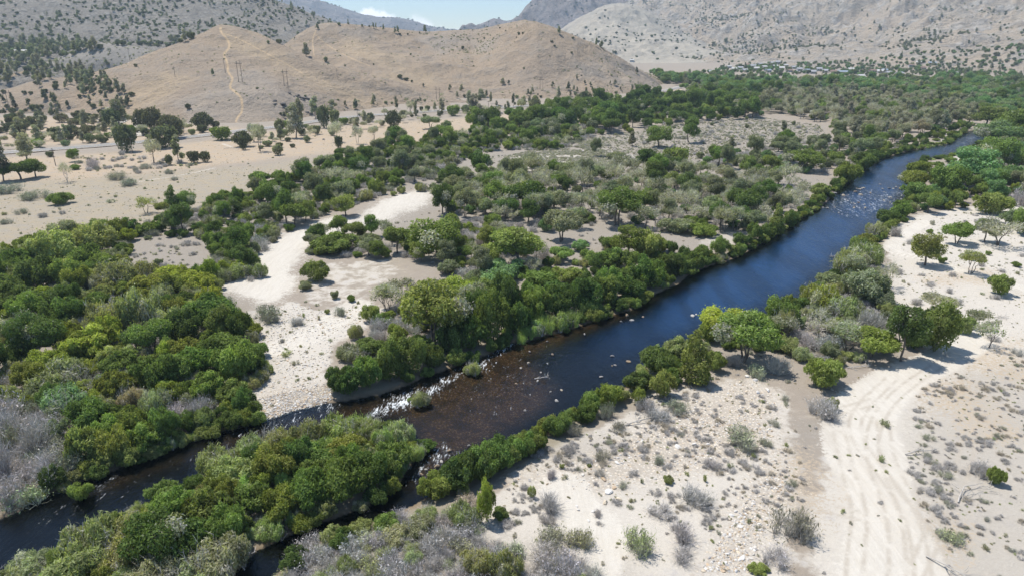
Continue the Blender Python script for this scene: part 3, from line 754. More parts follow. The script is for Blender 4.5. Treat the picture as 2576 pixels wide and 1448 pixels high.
for k in range(2):                                     # tall leafy spire cottonwood
    r = np.random.default_rng(220 + k)
    L = [(r.normal(0, .16), r.normal(0, .16), .35 + i * .24, .62 * (1 - (i / 9) ** 1.6) + .16, .6 * (1 - (i / 9) ** 1.6) + .16, .32) for i in range(9)]
    L += [(math.cos(a) * .5, math.sin(a) * .5, r.uniform(.4, 1.3), .38, .38, .33) for a in r.uniform(0, 6.28, 8)]
    C, Nn, li = crown_points(L, 4200, r, .3)
    Q = leaf_quads(C, Nn + [0, 0, .4], .055, r, aspect=1.4)
    proto('spire_tree', [('crown', quads_mesh('spire_crown', Q, leaf_vals(len(Q), r, lob=li), [LEAF])), ('trunk', wood_mesh('spire_trunk', make_wood(L, r, .05, 1, 1.2, .2), BARK))])
for k in range(5):                                     # half bare grey trees
    r = np.random.default_rng(240 + k)
    L = tree_lobes(r, 12, 1.5, 1, .2, .1)
    W = make_wood(L, r, .05, 3, .6, .6)
    tw = []
    for l in L:
        for _ in range(26):
            p = np.array(l[:3]) + unit(r.normal(0, 1, 3)) * np.array(l[3:6]) * r.uniform(.2, .7); q = p + unit(p - [0, 0, .3] + r.normal(0, .5, 3)) * r.uniform(.15, .4)
            s = unit(np.cross(q - p, r.normal(0, 1, 3)))
            tw.append(np.stack([p - s * .01, p + s * .01, q + s * .003, q - s * .003])[None])
    tw = np.concatenate(tw)
    n = [900, 1700, 500, 1300, 250][k]
    C, Nn, li = crown_points(L, n, r, .35)
    Q = leaf_quads(C, Nn, .045, r, aspect=2)
    al = np.concatenate([tw, Q]); lf = np.concatenate([np.tile([.65, 1, 0], (len(tw), 1)), leaf_vals(len(Q), r, .25, lob=li)])
    proto('thin_tree', [('crown', quads_mesh('thin_crown', al, lf, [LEAF])), ('trunk', wood_mesh('thin_trunk', W, PALEBARK if k == 4 else BARK))])
for k in range(6):                                     # grey pines: open uneven crowns
    r = np.random.default_rng(260 + k)
    hh = 3.0; L = []
    nl = 16 + k * 2
    for i in range(nl):
        t = i / nl; z = hh * (.25 + .72 * t)
        a = r.uniform(0, 6.28); q = (1 - t) ** .5 * r.uniform(.15, .8)
        s = r.uniform(.26, .46) * (1 - .3 * t)
        L.append((math.cos(a) * q, math.sin(a) * q, z, s * 1.15, s * 1.15, s * .85))
    C, Nn, li = crown_points(L, 2200, r, .35, low=-1)
    Q = leaf_quads(C, Nn + [0, 0, .3], .07, r, up=.5, aspect=2.4)
    wd = [limb((0, 0, -.1), (r.normal(0, .1), r.normal(0, .1), hh * .93), .07, .015, r, 5, .03)]
    for l in L[::2]: wd.append(limb((0, 0, l[2] - .25), l[:3], .025, .008, r, 2, .05, 3))
    proto('grey_pine', [('crown', quads_mesh('pine_crown', Q, leaf_vals(len(Q), r, .15, lob=li), [LEAF])), ('trunk', wood_mesh('pine_trunk', np.concatenate(wd), BARK))])
for k in range(4):                                     # live oaks
    r = np.random.default_rng(280 + k)
    L = dome_lobes(r, 14 + 3 * k, 1, 1.3, lob=(.24, .42), zlo=.3)
    C, Nn, li = crown_points(L, 2000, r, .26, low=-.9)
    Q = leaf_quads(C, Nn + [0, 0, .3], .055, r, aspect=1.5)
    proto('live_oak', [('crown', quads_mesh('oak_crown', Q, leaf_vals(len(Q), r, lob=li), [LEAF])), ('trunk', wood_mesh('oak_trunk', make_wood(L, r, .06, 2, .35, .5), BARK))])
for k in range(2):                                     # reeds
    r = np.random.default_rng(300 + k)
    Q, e = stem_brush(500, r, 1.0, 1.2, .014, clumps=14, lean=.5, curve=.3)
    proto('reed_clump', [('blades', quads_mesh('reed_blades', Q, leaf_vals(len(Q), r, .06), [LEAF]))])
for k in range(3):                                     # bare dead trees
    r = np.random.default_rng(320 + k)
    L = tree_lobes(r, 12, 1.8, .8, .3)
    W = make_wood(L, r, .06, 2, .8, .5)
    proto('dead_tree', [('branches', wood_mesh('dead_branches', W, PALEBARK))])

# ---------------------------------------------------------------- hill surface lookup
_hv, _hf, _off = [], [], 0
for X, Y, Z, o in HILLS['list']:
    nr, nc = X.shape
    i = np.arange(nr * nc).reshape(nr, nc)[::2, ::2]
    q = np.stack([i[:-1, :-1], i[:-1, 1:], i[1:, 1:], i[1:, :-1]], -1).reshape(-1, 4) + _off
    _hv.append(np.stack([X, Y, Z], -1).reshape(-1, 3)); _hf.append(q); _off += nr * nc
BVH = BVHTree.FromPolygons(np.concatenate(_hv).tolist(), np.concatenate(_hf).tolist())
def land_z(x, y):
    h = BVH.ray_cast(Vector((x, y, 5000)), Vector((0, 0, -1)))
    g = float(gridlook(ZZ, x, y))
    return max(g, h[0].z) if h[0] is not None else g
def land_at(u, v):                                     # where the line of sight meets the land
    dx, dy, dz = ray(u, v)
    d = Vector((float(dx), float(dy), float(dz)))
    h = BVH.ray_cast(Vector((0, 0, H)), d)
    gx, gy = G(u, v) if dz < -1e-4 else (None, None)
    if h[0] is not None and (gx is None or h[0].y < gy): return h[0].x, h[0].y, h[0].z
    if gx is None: return None
    return float(gx), float(gy), land_z(float(gx), float(gy))

# ---------------------------------------------------------------- plant records
T = {'dark': (.062, .108, .034), 'green': (.094, .152, .045), 'bright': (.122, .175, .052), 'lime': (.27, .30, .065), 'yellow': (.20, .225, .06),
     'olive': (.20, .222, .105), 'sage': (.24, .27, .16), 'grey': (.40, .375, .36), 'greygreen': (.17, .185, .125), 'tan': (.38, .32, .23),
     'pine': (.19, .19, .155), 'bluegreen': (.13, .20, .10), 'oak': (.065, .085, .052), 'drab': (.145, .165, .11), 'pinegreen': (.10, .12, .075), 'reed': (.22, .29, .11)}
T = {k: (v if k in ('grey', 'tan', 'lime', 'yellow') else (v[0] * 1.40, v[1] * 1.33, v[2] * 1.25) if k in ('pine', 'drab', 'greygreen', 'olive', 'sage', 'reed', 'bluegreen') else (v[0] * 1.78, v[1] * 1.42, v[2] * 1.5)) for k, v in T.items()}
TINTWORD = {'dark': 'dark green', 'green': 'mid green', 'bright': 'bright green', 'lime': 'lime green', 'yellow': 'yellowish green', 'olive': 'olive', 'sage': 'pale sage',
            'grey': 'ash grey', 'greygreen': 'greyish green', 'tan': 'tan', 'pine': 'grey needled', 'bluegreen': 'soft green', 'oak': 'blackish green', 'drab': 'dull green', 'pinegreen': 'deep green', 'reed': 'fresh green'}
RECS = []
def rec(kind, x, y, z, r, h, tint, note=None):         # r: half width in metres, h: scale of height relative to r
    RECS.append(dict(kind=kind, x=x, y=y, z=z, r=r, h=h, tint=tint, note=note))
NATURAL = {'willow_shrub': 1.15, 'plumed_shrub': 1.0, 'grey_brush': .95, 'sagebrush': .8, 'cottonwood_tree': 1.6, 'spire_tree': 2.5, 'thin_tree': 1.6, 'grey_pine': 3.0, 'live_oak': 1.3, 'reed_clump': 1.0, 'dead_tree': 1.9}
def put(kind, u, vb, w, h, tint, note=None):           # bounding box in the photo: middle, bottom, width, height
    x, y, z = land_at(u, vb)
    dist = math.sqrt(x * x + y * y + (z - H) ** 2)
    elev = math.asin(min(.99, (H - z) / dist))
    m = dist / F / 1.05
    r = w * m / 2
    tree = kind in ('cottonwood_tree', 'spire_tree', 'thin_tree', 'grey_pine', 'live_oak', 'dead_tree')
    if not tree:
        b = math.hypot(x, y); k = (b + r * .8) / b
        x, y = x * k, y * k; z = land_z(x, y)
    hm = (h * m - (1.0 if not tree else .5) * r * math.sin(elev)) / math.cos(elev)
    hm = max(hm, r * (.7 if not tree else 1.1))
    rec(kind, x, y, z, r, hm / (r * NATURAL[kind]), tint, note)
def keep_off_water(x, y, mg=.8):
    return float(gridlook(SD, x, y)) < -mg
def _free(pts, x, y, r, k):
    for (a, b, c) in pts:
        if (a - x) ** 2 + (b - y) ** 2 < (k * (c + r)) ** 2: return False
    return True
SPOTS = {}
TALL = {'cottonwood_tree': 1.35, 'thin_tree': 1.3, 'live_oak': 1.1, 'grey_pine': 1.1, 'willow_shrub': 1.2, 'plumed_shrub': 1.3}
def spot_ok(x, y, r, k=.62):
    cx, cy = int(x // 12), int(y // 12)
    for i in range(cx - 1, cx + 2):
        for j in range(cy - 1, cy + 2):
            if not _free(SPOTS.get((i, j), ()), x, y, r, k): return False
    SPOTS.setdefault((cx, cy), []).append((x, y, r))
    return True
def zone(pts, n, mix, k=.62, water=.5, hill=False, seed=0, clump=0.0, lim=None):
    r = random.Random(seed * 77 + len(pts))
    P_ = np.array(pts, float)
    W_ = poly(pts) if not hill else None
    kinds = [m[0] for m in mix]; wts = [m[4] for m in mix]
    if hill:
        lo, hi = P_.min(0), P_.max(0)
    else:
        lo, hi = W_.min(0), W_.max(0)
    cx = np.array([r.uniform(lo[0], hi[0]) for _ in range(n * 14)]); cyy = np.array([r.uniform(lo[1], hi[1]) for _ in range(n * 14)])
    ok = inside(cx, cyy, P_ if hill else W_)
    cx, cyy = cx[ok], cyy[ok]
    if not hill:
        ok = gridlook(SD, cx, cyy) < -water
        if clump: ok &= fbm(cx, cyy, 16, 3) + np.array([r.uniform(-.15, .15) for _ in cx]) > clump
        cx, cyy = cx[ok], cyy[ok]
    got = 0
    for a, b in zip(cx, cyy):
        if got >= n: break
        i = r.choices(range(len(mix)), wts)[0]
        kd, tn, r0, r1, _ = mix[i]
        rr = r0 + (r1 - r0) * r.random() ** 1.4
        if hill:
            q = land_at(a, b)
            if q is None or q[1] > (lim or 1e9): continue
            x, y, z = q
        else: x, y = a, b
        if not spot_ok(x, y, rr, k): continue
        if not hill: z = land_z(x, y)
        if isinstance(tn, (list, tuple)): tn = r.choice(tn)
        rec(kd, x, y, z, rr, r.uniform(.82, 1.22) * TALL.get(kd, 1), tn); got += 1
    return got
def bank_row(pts, n, mix, seed, lo=-3.6, hi=-.9, k=.5):
    r = random.Random(seed); q = smooth_line(poly(pts, WZ), 1)
    L = np.concatenate([[0], np.cumsum(np.hypot(*np.diff(q, axis=0).T))])
    for _ in range(n * 8):
        t = r.uniform(0, L[-1]); x = np.interp(t, L, q[:, 0]) + r.gauss(0, 2.2); y = np.interp(t, L, q[:, 1]) + r.gauss(0, 2.2)
        if not lo < float(gridlook(SD, x, y)) < hi: continue
        kd, tn, r0, r1, _w = r.choices(mix, [m[4] for m in mix])[0]; rr = r.uniform(r0, r1)
        if spot_ok(x, y, rr, k):
            rec(kd, x, y, land_z(x, y) - .1, rr, r.uniform(.9, 1.4), r.choice(tn)); n -= 1
            if not n: return
def stand(items):
    for it in items:
        put(*it)
        q = RECS[-1]; spot_ok(q['x'], q['y'], q['r'] * .85, 0)
W, PS, GB, SB, CT, SP_, TT, GP, LO, RC, DT = 'willow_shrub', 'plumed_shrub', 'grey_brush', 'sagebrush', 'cottonwood_tree', 'spire_tree', 'thin_tree', 'grey_pine', 'live_oak', 'reed_clump', 'dead_tree'

# ---------------------------------------------------------------- room kept for the road, houses and meadow
ROAD = [(-220,402),(-50,392),(80,384),(200,375),(300,366),(400,356),(480,347),(560,339),(620,330),(700,322),(760,312),(806,306),(874,297),(944,291),(1019,286),(1106,280),(1194,276),(1288,271),(1400,262),(1438,259),(1500,253),(1583,248),(1640,238),(1690,226),(1730,217),(1790,213),(1900,212)]
ROADW = smooth_line(poly(ROAD), 3)
for (x, y) in ROADW: SPOTS.setdefault((int(x // 12), int(y // 12)), []).append((x, y, 4.0))
HOUSES = [(1590,156,8),(1833,172,10),(1846,180,12),(1862,176,10),(1872,184,9),(1880,168,14),(1893,171,22),(1903,178,10),(1912,166,12),(1922,172,16),(1931,184,18),(1941,163,16),(1950,172,12),(1958,160,18),(1966,177,12),(1976,168,10),(1985,182,14),(1996,174,10),(2010,180,12),(2030,183,10),(2044,186,18),(2060,180,10),(2075,184,14),(2096,186,20),(2118,186,34),(2140,180,9),(2196,183,26),(2214,185,20),(2224,182,10),(2235,188,8),(2292,169,8),(2310,162,12),(2344,164,22),(2320,176,10),(2400,190,10),(2424,213,24),(2493,232,20),(2370,196,9),(2262,190,8),(2165,196,8),(1790,186,8),(2520,206,12),(2556,214,14),(1700,200,8)]
for (u, v, w) in HOUSES:
    x, y, _z = land_at(u, v)
    for k in range(3): SPOTS.setdefault((int(x // 12), int(y // 12)), []).append((float(x), float(y), 6.0)); x, y = x * .992, y * .992
for (u, v) in [(2120,206),(2160,205),(2200,204),(2240,206),(2180,208),(2280,207),(1700,222),(1720,218),(1740,224),(1690,236),(1670,240),(1700,243),(1660,247),(2060,192),(2250,196),(2280,192)]:
    x, y = G(u, v)
    for i in range(-1, 2):
        for j in range(-2, 3): SPOTS.setdefault((int((x + i * 12) // 12), int((y + j * 12) // 12)), []).append((float(x + i * 12), float(y + j * 12), 10.0))

# ---------------------------------------------------------------- plants that can be picked out one by one
stand([
 # island
 (W,275,1338,130,85,'yellow'),(PS,350,1290,90,70,'olive'),(W,415,1275,90,75,'green'),(PS,480,1245,110,105,'olive'),(PS,560,1215,120,115,'olive'),(W,590,1160,55,55,'bright'),(PS,640,1180,100,90,'sage'),
 (PS,700,1150,110,90,'olive'),(PS,780,1140,120,95,'olive'),(PS,860,1130,120,95,'reed'),(PS,930,1115,100,80,'olive'),(RC,905,1095,80,70,'reed'),(W,985,1085,60,65,'bright'),(PS,1015,1130,90,80,'sage'),(PS,1050,1160,60,60,'reed'),(PS,840,1085,90,50,'reed'),(PS,740,1095,110,55,'olive'),(PS,655,1110,90,50,'reed'),
 (W,535,1345,130,115,'dark'),(W,640,1320,120,110,'green'),(W,710,1330,120,115,'yellow'),(W,790,1305,140,140,'green'),(W,870,1285,150,150,'dark'),(W,935,1250,120,120,'dark'),(W,990,1200,110,105,'green'),(PS,1005,1190,70,70,'bluegreen'),(W,600,1250,120,100,'olive'),(W,700,1240,120,100,'yellow'),(W,800,1200,130,100,'green'),(W,880,1185,120,90,'yellow'),
 (W,450,1340,120,110,'green'),(CT,400,1430,140,150,'dark'),(W,490,1440,150,150,'dark'),(W,580,1400,120,120,'dark'),(PS,350,1400,120,110,'olive'),(PS,180,1400,120,100,'yellow'),(W,125,1395,60,55,'bright'),(PS,250,1450,150,140,'olive'),(PS,90,1460,110,70,'sage'),(PS,320,1470,130,120,'olive'),(PS,200,1345,80,60,'olive'),(PS,60,1500,120,70,'olive'),(PS,400,1530,150,110,'sage'),(W,210,1530,150,110,'olive'),
 (PS,560,1480,160,120,'sage'),(PS,470,1500,140,90,'sage'),
 # left bank, foot of the picture
 (GB,40,1130,130,110,'grey'),(GB,130,1160,130,110,'grey'),(GB,30,1215,110,120,'grey'),(GB,110,1240,130,100,'grey'),(GB,60,1290,100,70,'sage'),(GB,175,1205,90,80,'greygreen'),(GB,-40,1200,120,120,'grey'),(GB,20,1080,110,80,'grey'),(GB,70,1130,80,70,'grey'),(GB,60,1170,80,60,'grey'),(GB,20,1150,80,70,'greygreen'),(GB,100,1100,80,60,'grey'),(W,150,1120,70,60,'drab'),
 (W,222,1180,95,115,'bright'),(W,300,1170,95,110,'bright'),(W,372,1150,105,100,'green'),(W,425,1120,80,90,'green'),(W,208,1257,60,48,'bright','r'),(GB,520,1075,100,85,'grey'),(GB,450,1100,70,70,'greygreen'),
 (PS,340,1050,75,75,'tan'),(PS,400,1065,80,80,'sage'),(W,340,1110,80,80,'bright'),(PS,170,1065,120,85,'bluegreen'),(W,230,1100,110,90,'green'),(GB,265,1010,60,60,'grey'),
 (W,240,925,145,112,'lime'),(W,130,962,95,88,'lime'),(W,275,880,80,70,'lime'),(PS,165,1000,150,90,'olive'),(W,110,1020,90,60,'greygreen'),(PS,290,860,110,110,'olive'),(PS,370,850,120,120,'olive'),(PS,430,860,90,90,'sage'),(W,545,845,150,110,'green'),(W,610,880,80,90,'dark'),(W,470,885,110,90,'dark'),
 (W,505,965,130,115,'green'),(W,600,985,130,115,'green'),(W,560,930,140,90,'green'),(W,640,955,80,85,'dark'),(W,320,960,110,90,'green'),(W,390,1000,110,110,'dark'),(W,440,990,100,100,'green'),(W,300,1030,110,110,'yellow'),(W,470,930,100,90,'yellow'),(W,190,830,90,70,'dark'),(W,60,800,110,80,'dark'),(W,20,860,110,80,'bright'),(PS,70,870,110,70,'greygreen'),(W,20,760,90,70,'green'),(W,110,740,110,90,'dark'),
 (W,440,735,110,70,'lime'),(W,505,745,90,70,'lime'),(W,390,760,110,80,'yellow'),(PS,300,740,120,80,'olive'),(PS,360,720,90,60,'olive'),(W,230,700,100,80,'green'),(W,140,680,110,80,'olive'),(W,175,640,90,60,'yellow'),(W,250,650,110,70,'olive'),(W,310,690,70,50,'bright'),(W,100,640,50,60,'bright'),(CT,165,612,55,65,'greygreen'),(W,258,612,85,58,'green'),(W,325,598,70,50,'dark'),(W,370,600,60,45,'green'),(W,180,740,90,70,'bright'),(W,50,700,110,80,'dark'),(W,180,795,60,45,'lime'),
 (TT,370,540,45,45,'lime'),(SP_,438,535,40,62,'dark'),(CT,470,530,50,50,'green'),(CT,415,545,45,42,'bright'),
 # sandy clearing
 (CT,868,545,66,64,'bright'),(W,800,722,95,58,'green'),(W,770,735,50,25,'greygreen'),(W,843,757,28,25,'greygreen'),(W,885,764,28,30,'green'),(GB,852,802,42,40,'greygreen'),(W,824,793,16,20,'olive'),(SB,766,803,14,16,'olive'),(SB,804,809,18,17,'grey'),(GB,750,828,60,38,'grey'),(GB,680,825,85,65,'greygreen'),(GB,709,870,20,18,'grey'),(SB,727,908,46,18,'sage'),(SB,745,930,34,20,'grey'),(SB,760,880,20,10,'olive'),(SB,685,1023,12,10,'drab'),
 (CT,1090,868,190,195,'bright'),(TT,975,795,95,95,'greygreen'),(W,935,820,60,50,'bright'),(GB,1010,850,80,60,'grey'),(PS,895,862,50,45,'olive'),(PS,890,925,100,60,'greygreen'),(W,1000,875,70,55,'bright'),(W,1060,905,80,70,'bright'),(W,880,1003,105,110,'dark'),(W,965,965,70,85,'green'),(W,1010,955,60,65,'bright'),(W,1080,925,80,80,'green'),(GB,960,850,90,60,'grey'),(W,1150,860,90,110,'dark'),(W,1200,850,90,120,'dark'),(CT,1160,760,110,80,'lime'),
 (PS,1190,940,60,46,'olive','r'),(PS,1057,1020,60,48,'olive','r'),(RC,1030,1002,20,14,'reed','r'),(RC,1310,860,40,35,'reed'),
 # grove north of the clearing
 (W,850,650,160,75,'green'),(W,800,620,70,60,'dark'),(CT,890,600,60,55,'bright'),(CT,1000,640,75,90,'green'),(CT,1100,650,140,120,'green'),(CT,1060,660,60,60,'bright'),(W,930,630,80,55,'greygreen'),(CT,1115,540,60,90,'dark'),(CT,1170,550,60,90,'drab'),(CT,1225,660,70,60,'bright'),(CT,1290,680,140,110,'bright'),(W,1270,720,140,80,'bluegreen'),(W,1240,740,110,60,'bluegreen'),(TT,1185,650,35,50,'green'),
 (W,1340,810,110,110,'dark'),(W,1270,830,110,130,'dark'),(W,1400,790,110,100,'dark'),(W,1470,780,100,90,'dark'),(W,1530,760,90,80,'green'),(W,1440,730,120,70,'bright'),(W,1350,740,120,70,'green'),(W,1560,740,90,70,'dark'),(W,1620,730,90,80,'dark'),(W,1680,705,90,80,'dark'),(W,1620,665,110,80,'bright'),(W,1540,690,100,80,'green'),
 (RC,1320,855,60,45,'reed'),(RC,1370,840,70,60,'reed'),(RC,1430,825,70,60,'reed'),(RC,1480,800,60,55,'reed'),(PS,1345,850,70,55,'reed'),(PS,1410,835,70,60,'reed'),(W,1425,833,25,22,'green'),
 (SP_,1585,710,35,60,'bright'),(CT,1580,650,90,80,'yellow'),(W,1530,640,70,45,'green'),(CT,1410,660,70,50,'green'),(W,1460,640,60,40,'bluegreen'),(W,1480,670,70,40,'green'),
 (CT,1550,570,115,115,'green'),(CT,1410,610,100,110,'drab'),(CT,1330,530,90,90,'bright'),(CT,1320,540,110,100,'dark'),(CT,1210,490,70,50,'dark'),(W,1760,605,90,50,'bright'),(W,1700,600,110,60,'greygreen'),
 (W,1765,660,60,50,'green'),(W,1810,648,60,48,'green'),(W,1868,625,50,45,'dark'),(W,1893,610,50,45,'green'),(SP_,1953,585,46,78,'bright'),(W,1990,570,40,38,'dark'),(W,2015,558,38,34,'dark'),(W,1930,600,45,36,'green'),
 (W,2080,520,70,60,'green'),(W,2100,490,70,55,'yellow'),(W,2060,500,60,50,'olive'),(W,2130,460,70,55,'yellow'),(W,2170,425,70,45,'green'),(W,2195,405,60,38,'dark'),(CT,2020,430,90,60,'green'),(CT,1960,465,50,45,'green'),
 (CT,1655,372,66,62,'green'),(LO,1700,420,80,60,'green'),(CT,1735,360,50,60,'green'),(GP,1590,370,24,38,'pinegreen'),(GP,1838,380,25,35,'greygreen'),(GP,1970,333,18,28,'pinegreen'),
 (CT,1500,395,32,45,'drab'),(W,1550,405,60,28,'greygreen'),(GP,1205,432,24,42,'pinegreen'),(W,1135,445,36,34,'greygreen'),(W,1105,465,30,20,'greygreen'),
 (PS,1060,487,40,30,'olive'),(PS,1010,490,30,26,'olive'),(SP_,965,490,18,35,'olive'),(W,990,495,22,18,'olive'),(PS,925,500,40,24,'olive'),
 # right bank shrubs
 (W,990,1290,90,60,'green'),(W,1040,1260,80,60,'bright'),(W,1110,1265,110,85,'yellow'),(W,1170,1235,110,110,'dark'),(W,1215,1225,110,120,'green'),(W,1260,1195,110,100,'green'),(W,1330,1160,90,75,'green'),(W,1295,1135,60,45,'bright'),(W,1400,1110,82,85,'green'),(W,1470,1074,68,72,'dark'),(GB,1522,1062,52,60,'greygreen'),(GB,1445,1100,40,40,'greygreen'),(W,1530,1035,85,85,'yellow'),(W,1490,1010,60,45,'yellow'),(W,1605,1000,95,85,'dark'),(W,1650,950,110,110,'green'),(W,1600,930,60,60,'bright'),(W,1700,915,90,85,'olive'),(W,1670,890,60,50,'bright'),(SP_,1745,965,84,135,'bright'),(W,1690,975,70,60,'green'),
 (CT,1820,850,120,105,'lime'),(CT,1870,910,150,150,'green'),(W,1910,880,100,120,'dark'),(W,1780,870,70,60,'yellow'),(W,1850,820,80,60,'lime'),(W,1960,830,100,80,'green'),(W,1940,780,70,45,'dark'),
 (W,1225,1330,60,100,'lime'),(W,1260,1320,55,40,'green'),(GB,1180,1290,60,40,'tan'),
 # thicket beyond the right bank
 (W,2010,790,60,50,'dark'),(PS,2060,790,100,80,'lime'),(PS,2110,810,100,70,'olive'),(W,2170,775,130,85,'greygreen'),(W,2215,785,80,60,'drab'),(TT,2130,880,110,80,'greygreen'),(CT,2190,900,110,90,'yellow'),(GB,2180,850,100,80,'grey'),(TT,2060,850,100,80,'greygreen'),(PS,1965,850,60,80,'olive'),(GB,2020,890,100,60,'grey'),(GB,2080,900,80,60,'grey'),
 (CT,2262,908,90,125,'dark'),(W,2345,905,125,115,'green'),(W,2290,890,90,95,'dark'),(W,2065,992,125,100,'bright'),(GB,1958,960,80,70,'grey'),(GB,2062,1065,100,70,'grey'),(W,2090,1040,40,35,'olive'),
 (W,2425,850,50,60,'olive'),(TT,2455,830,50,50,'drab'),(TT,2485,878,62,72,'green'),(TT,2358,790,85,52,'greygreen'),(GB,2302,772,32,24,'grey'),(W,2326,746,12,12,'drab'),(W,2510,750,60,48,'green'),
 (PS,2130,705,120,80,'olive'),(PS,2170,680,100,70,'olive'),(W,2160,650,70,50,'green'),(W,2080,730,80,60,'greygreen'),(W,2180,620,60,45,'bright'),(PS,2200,600,60,45,'olive'),(W,2100,700,40,40,'dark'),
 (CT,2325,672,76,70,'bright'),(CT,2405,615,68,62,'green'),(TT,2440,690,60,60,'bright'),(TT,2510,620,90,70,'greygreen'),(CT,2475,610,60,50,'drab'),(W,2488,548,100,62,'bright'),(W,2575,600,80,60,'green'),(W,2545,575,60,45,'drab'),
 (W,2350,530,60,45,'bluegreen'),(W,2260,555,60,50,'green'),(W,2230,570,60,40,'dark'),(W,2300,510,80,55,'green'),(W,2380,500,100,70,'green'),(W,2310,440,60,40,'yellow'),(CT,2290,480,70,60,'yellow'),(CT,2430,470,110,80,'bluegreen'),(CT,2500,440,90,90,'green'),(W,2545,470,90,60,'bluegreen'),
 (DT,2332,652,50,50,'grey'),(GB,2200,600,40,25,'grey'),(SB,2275,558,22,12,'grey'),(SB,2340,570,24,14,'grey'),(GB,2290,620,26,16,'grey'),(SB,2262,600,14,9,'bright'),(GB,2250,600,40,35,'grey'),(GB,2560,525,50,45,'grey'),
 (CT,2500,374,90,66,'bluegreen'),(CT,2548,368,90,74,'green'),(CT,2592,362,90,74,'green'),(CT,2480,318,60,40,'green'),(CT,2545,312,70,44,'drab'),(CT,2600,308,70,44,'green'),
 # dry flat at lower right
 (GB,2070,1450,10,10,'grey'),(GB,1975,1385,130,115,'greygreen'),(GB,1940,1440,90,60,'grey'),(W,1905,1460,60,35,'bright'),(W,2497,1228,46,60,'bright'),(GB,2455,1205,55,45,'grey'),(SB,2219,1083,44,26,'greygreen'),(SB,2218,1170,28,22,'sage'),(SB,2226,1196,14,12,'sage'),(GB,2388,1382,64,42,'sage'),(SB,2478,1393,28,20,'greygreen'),
 (GB,2060,1065,80,60,'grey'),
 (GB,1395,1315,110,80,'grey'),(GB,1380,1335,42,36,'grey'),(W,1338,1263,28,32,'olive'),(GB,1395,1420,120,80,'greygreen'),(GB,1460,1405,90,70,'olive'),(GB,1350,1460,140,90,'grey'),(GB,1605,1425,105,92,'olive'),(GB,1740,1310,130,85,'grey'),(GB,1660,1325,80,50,'grey'),(GB,1725,1395,110,80,'grey'),(GB,1700,1440,100,60,'grey'),(GB,1860,1140,110,72,'greygreen'),(GB,1895,1140,30,25,'tan'),(GB,1795,1190,50,35,'grey'),(SB,1836,1187,28,22,'greygreen'),(W,1482,1182,16,14,'olive'),(W,1413,1186,18,16,'olive'),(GB,1458,1195,26,20,'greygreen'),(SB,1772,1217,20,26,'olive'),(SB,1613,1223,14,18,'drab'),(W,1680,1225,34,28,'olive'),(SB,1786,1340,20,18,'olive'),(GB,1390,1220,40,40,'grey'),(GB,1650,1085,110,60,'grey'),(GB,1620,1050,60,50,'grey'),(GB,1700,1050,60,40,'greygreen'),(GB,1900,960,60,50,'sage'),(GB,1840,930,70,50,'grey'),(SB,1780,975,12,28,'grey'),(GB,1560,1100,60,40,'greygreen'),(SB,1698,1110,14,12,'drab'),(SB,1752,1068,10,10,'drab'),
 # dry field at left
 (W,155,522,60,34,'green'),(GB,95,508,56,22,'greygreen'),(GB,70,508,40,20,'greygreen'),(GB,28,492,56,16,'greygreen'),(SB,14,545,18,10,'greygreen'),(GB,22,568,32,20,'greygreen'),(GB,55,543,26,14,'greygreen'),(GB,108,552,24,16,'grey'),(GB,157,543,18,12,'grey'),(GB,300,458,48,22,'greygreen'),(GB,325,475,56,24,'greygreen'),(GB,440,458,20,13,'greygreen'),(SB,282,516,30,12,'grey'),(SB,256,503,10,6,'grey'),(SB,295,501,18,8,'greygreen'),(TT,170,462,32,50,'drab'),(SB,225,523,12,7,'grey'),(GB,370,430,36,16,'greygreen'),
 (TT,388,413,42,62,'pine'),(LO,427,418,22,26,'oak'),(GP,452,412,28,64,'drab'),(LO,490,413,36,34,'oak'),(LO,517,411,30,28,'oak'),(LO,613,380,26,38,'oak'),(LO,320,385,56,66,'oak'),(CT,55,455,70,50,'dark'),(CT,90,450,46,38,'green'),(GP,10,460,40,90,'oak'),(GP,70,408,40,60,'pine'),(LO,127,398,20,14,'oak'),(CT,190,410,28,28,'green'),(W,192,432,30,18,'green'),(GB,240,430,40,26,'grey'),
 # trees along and below the highway
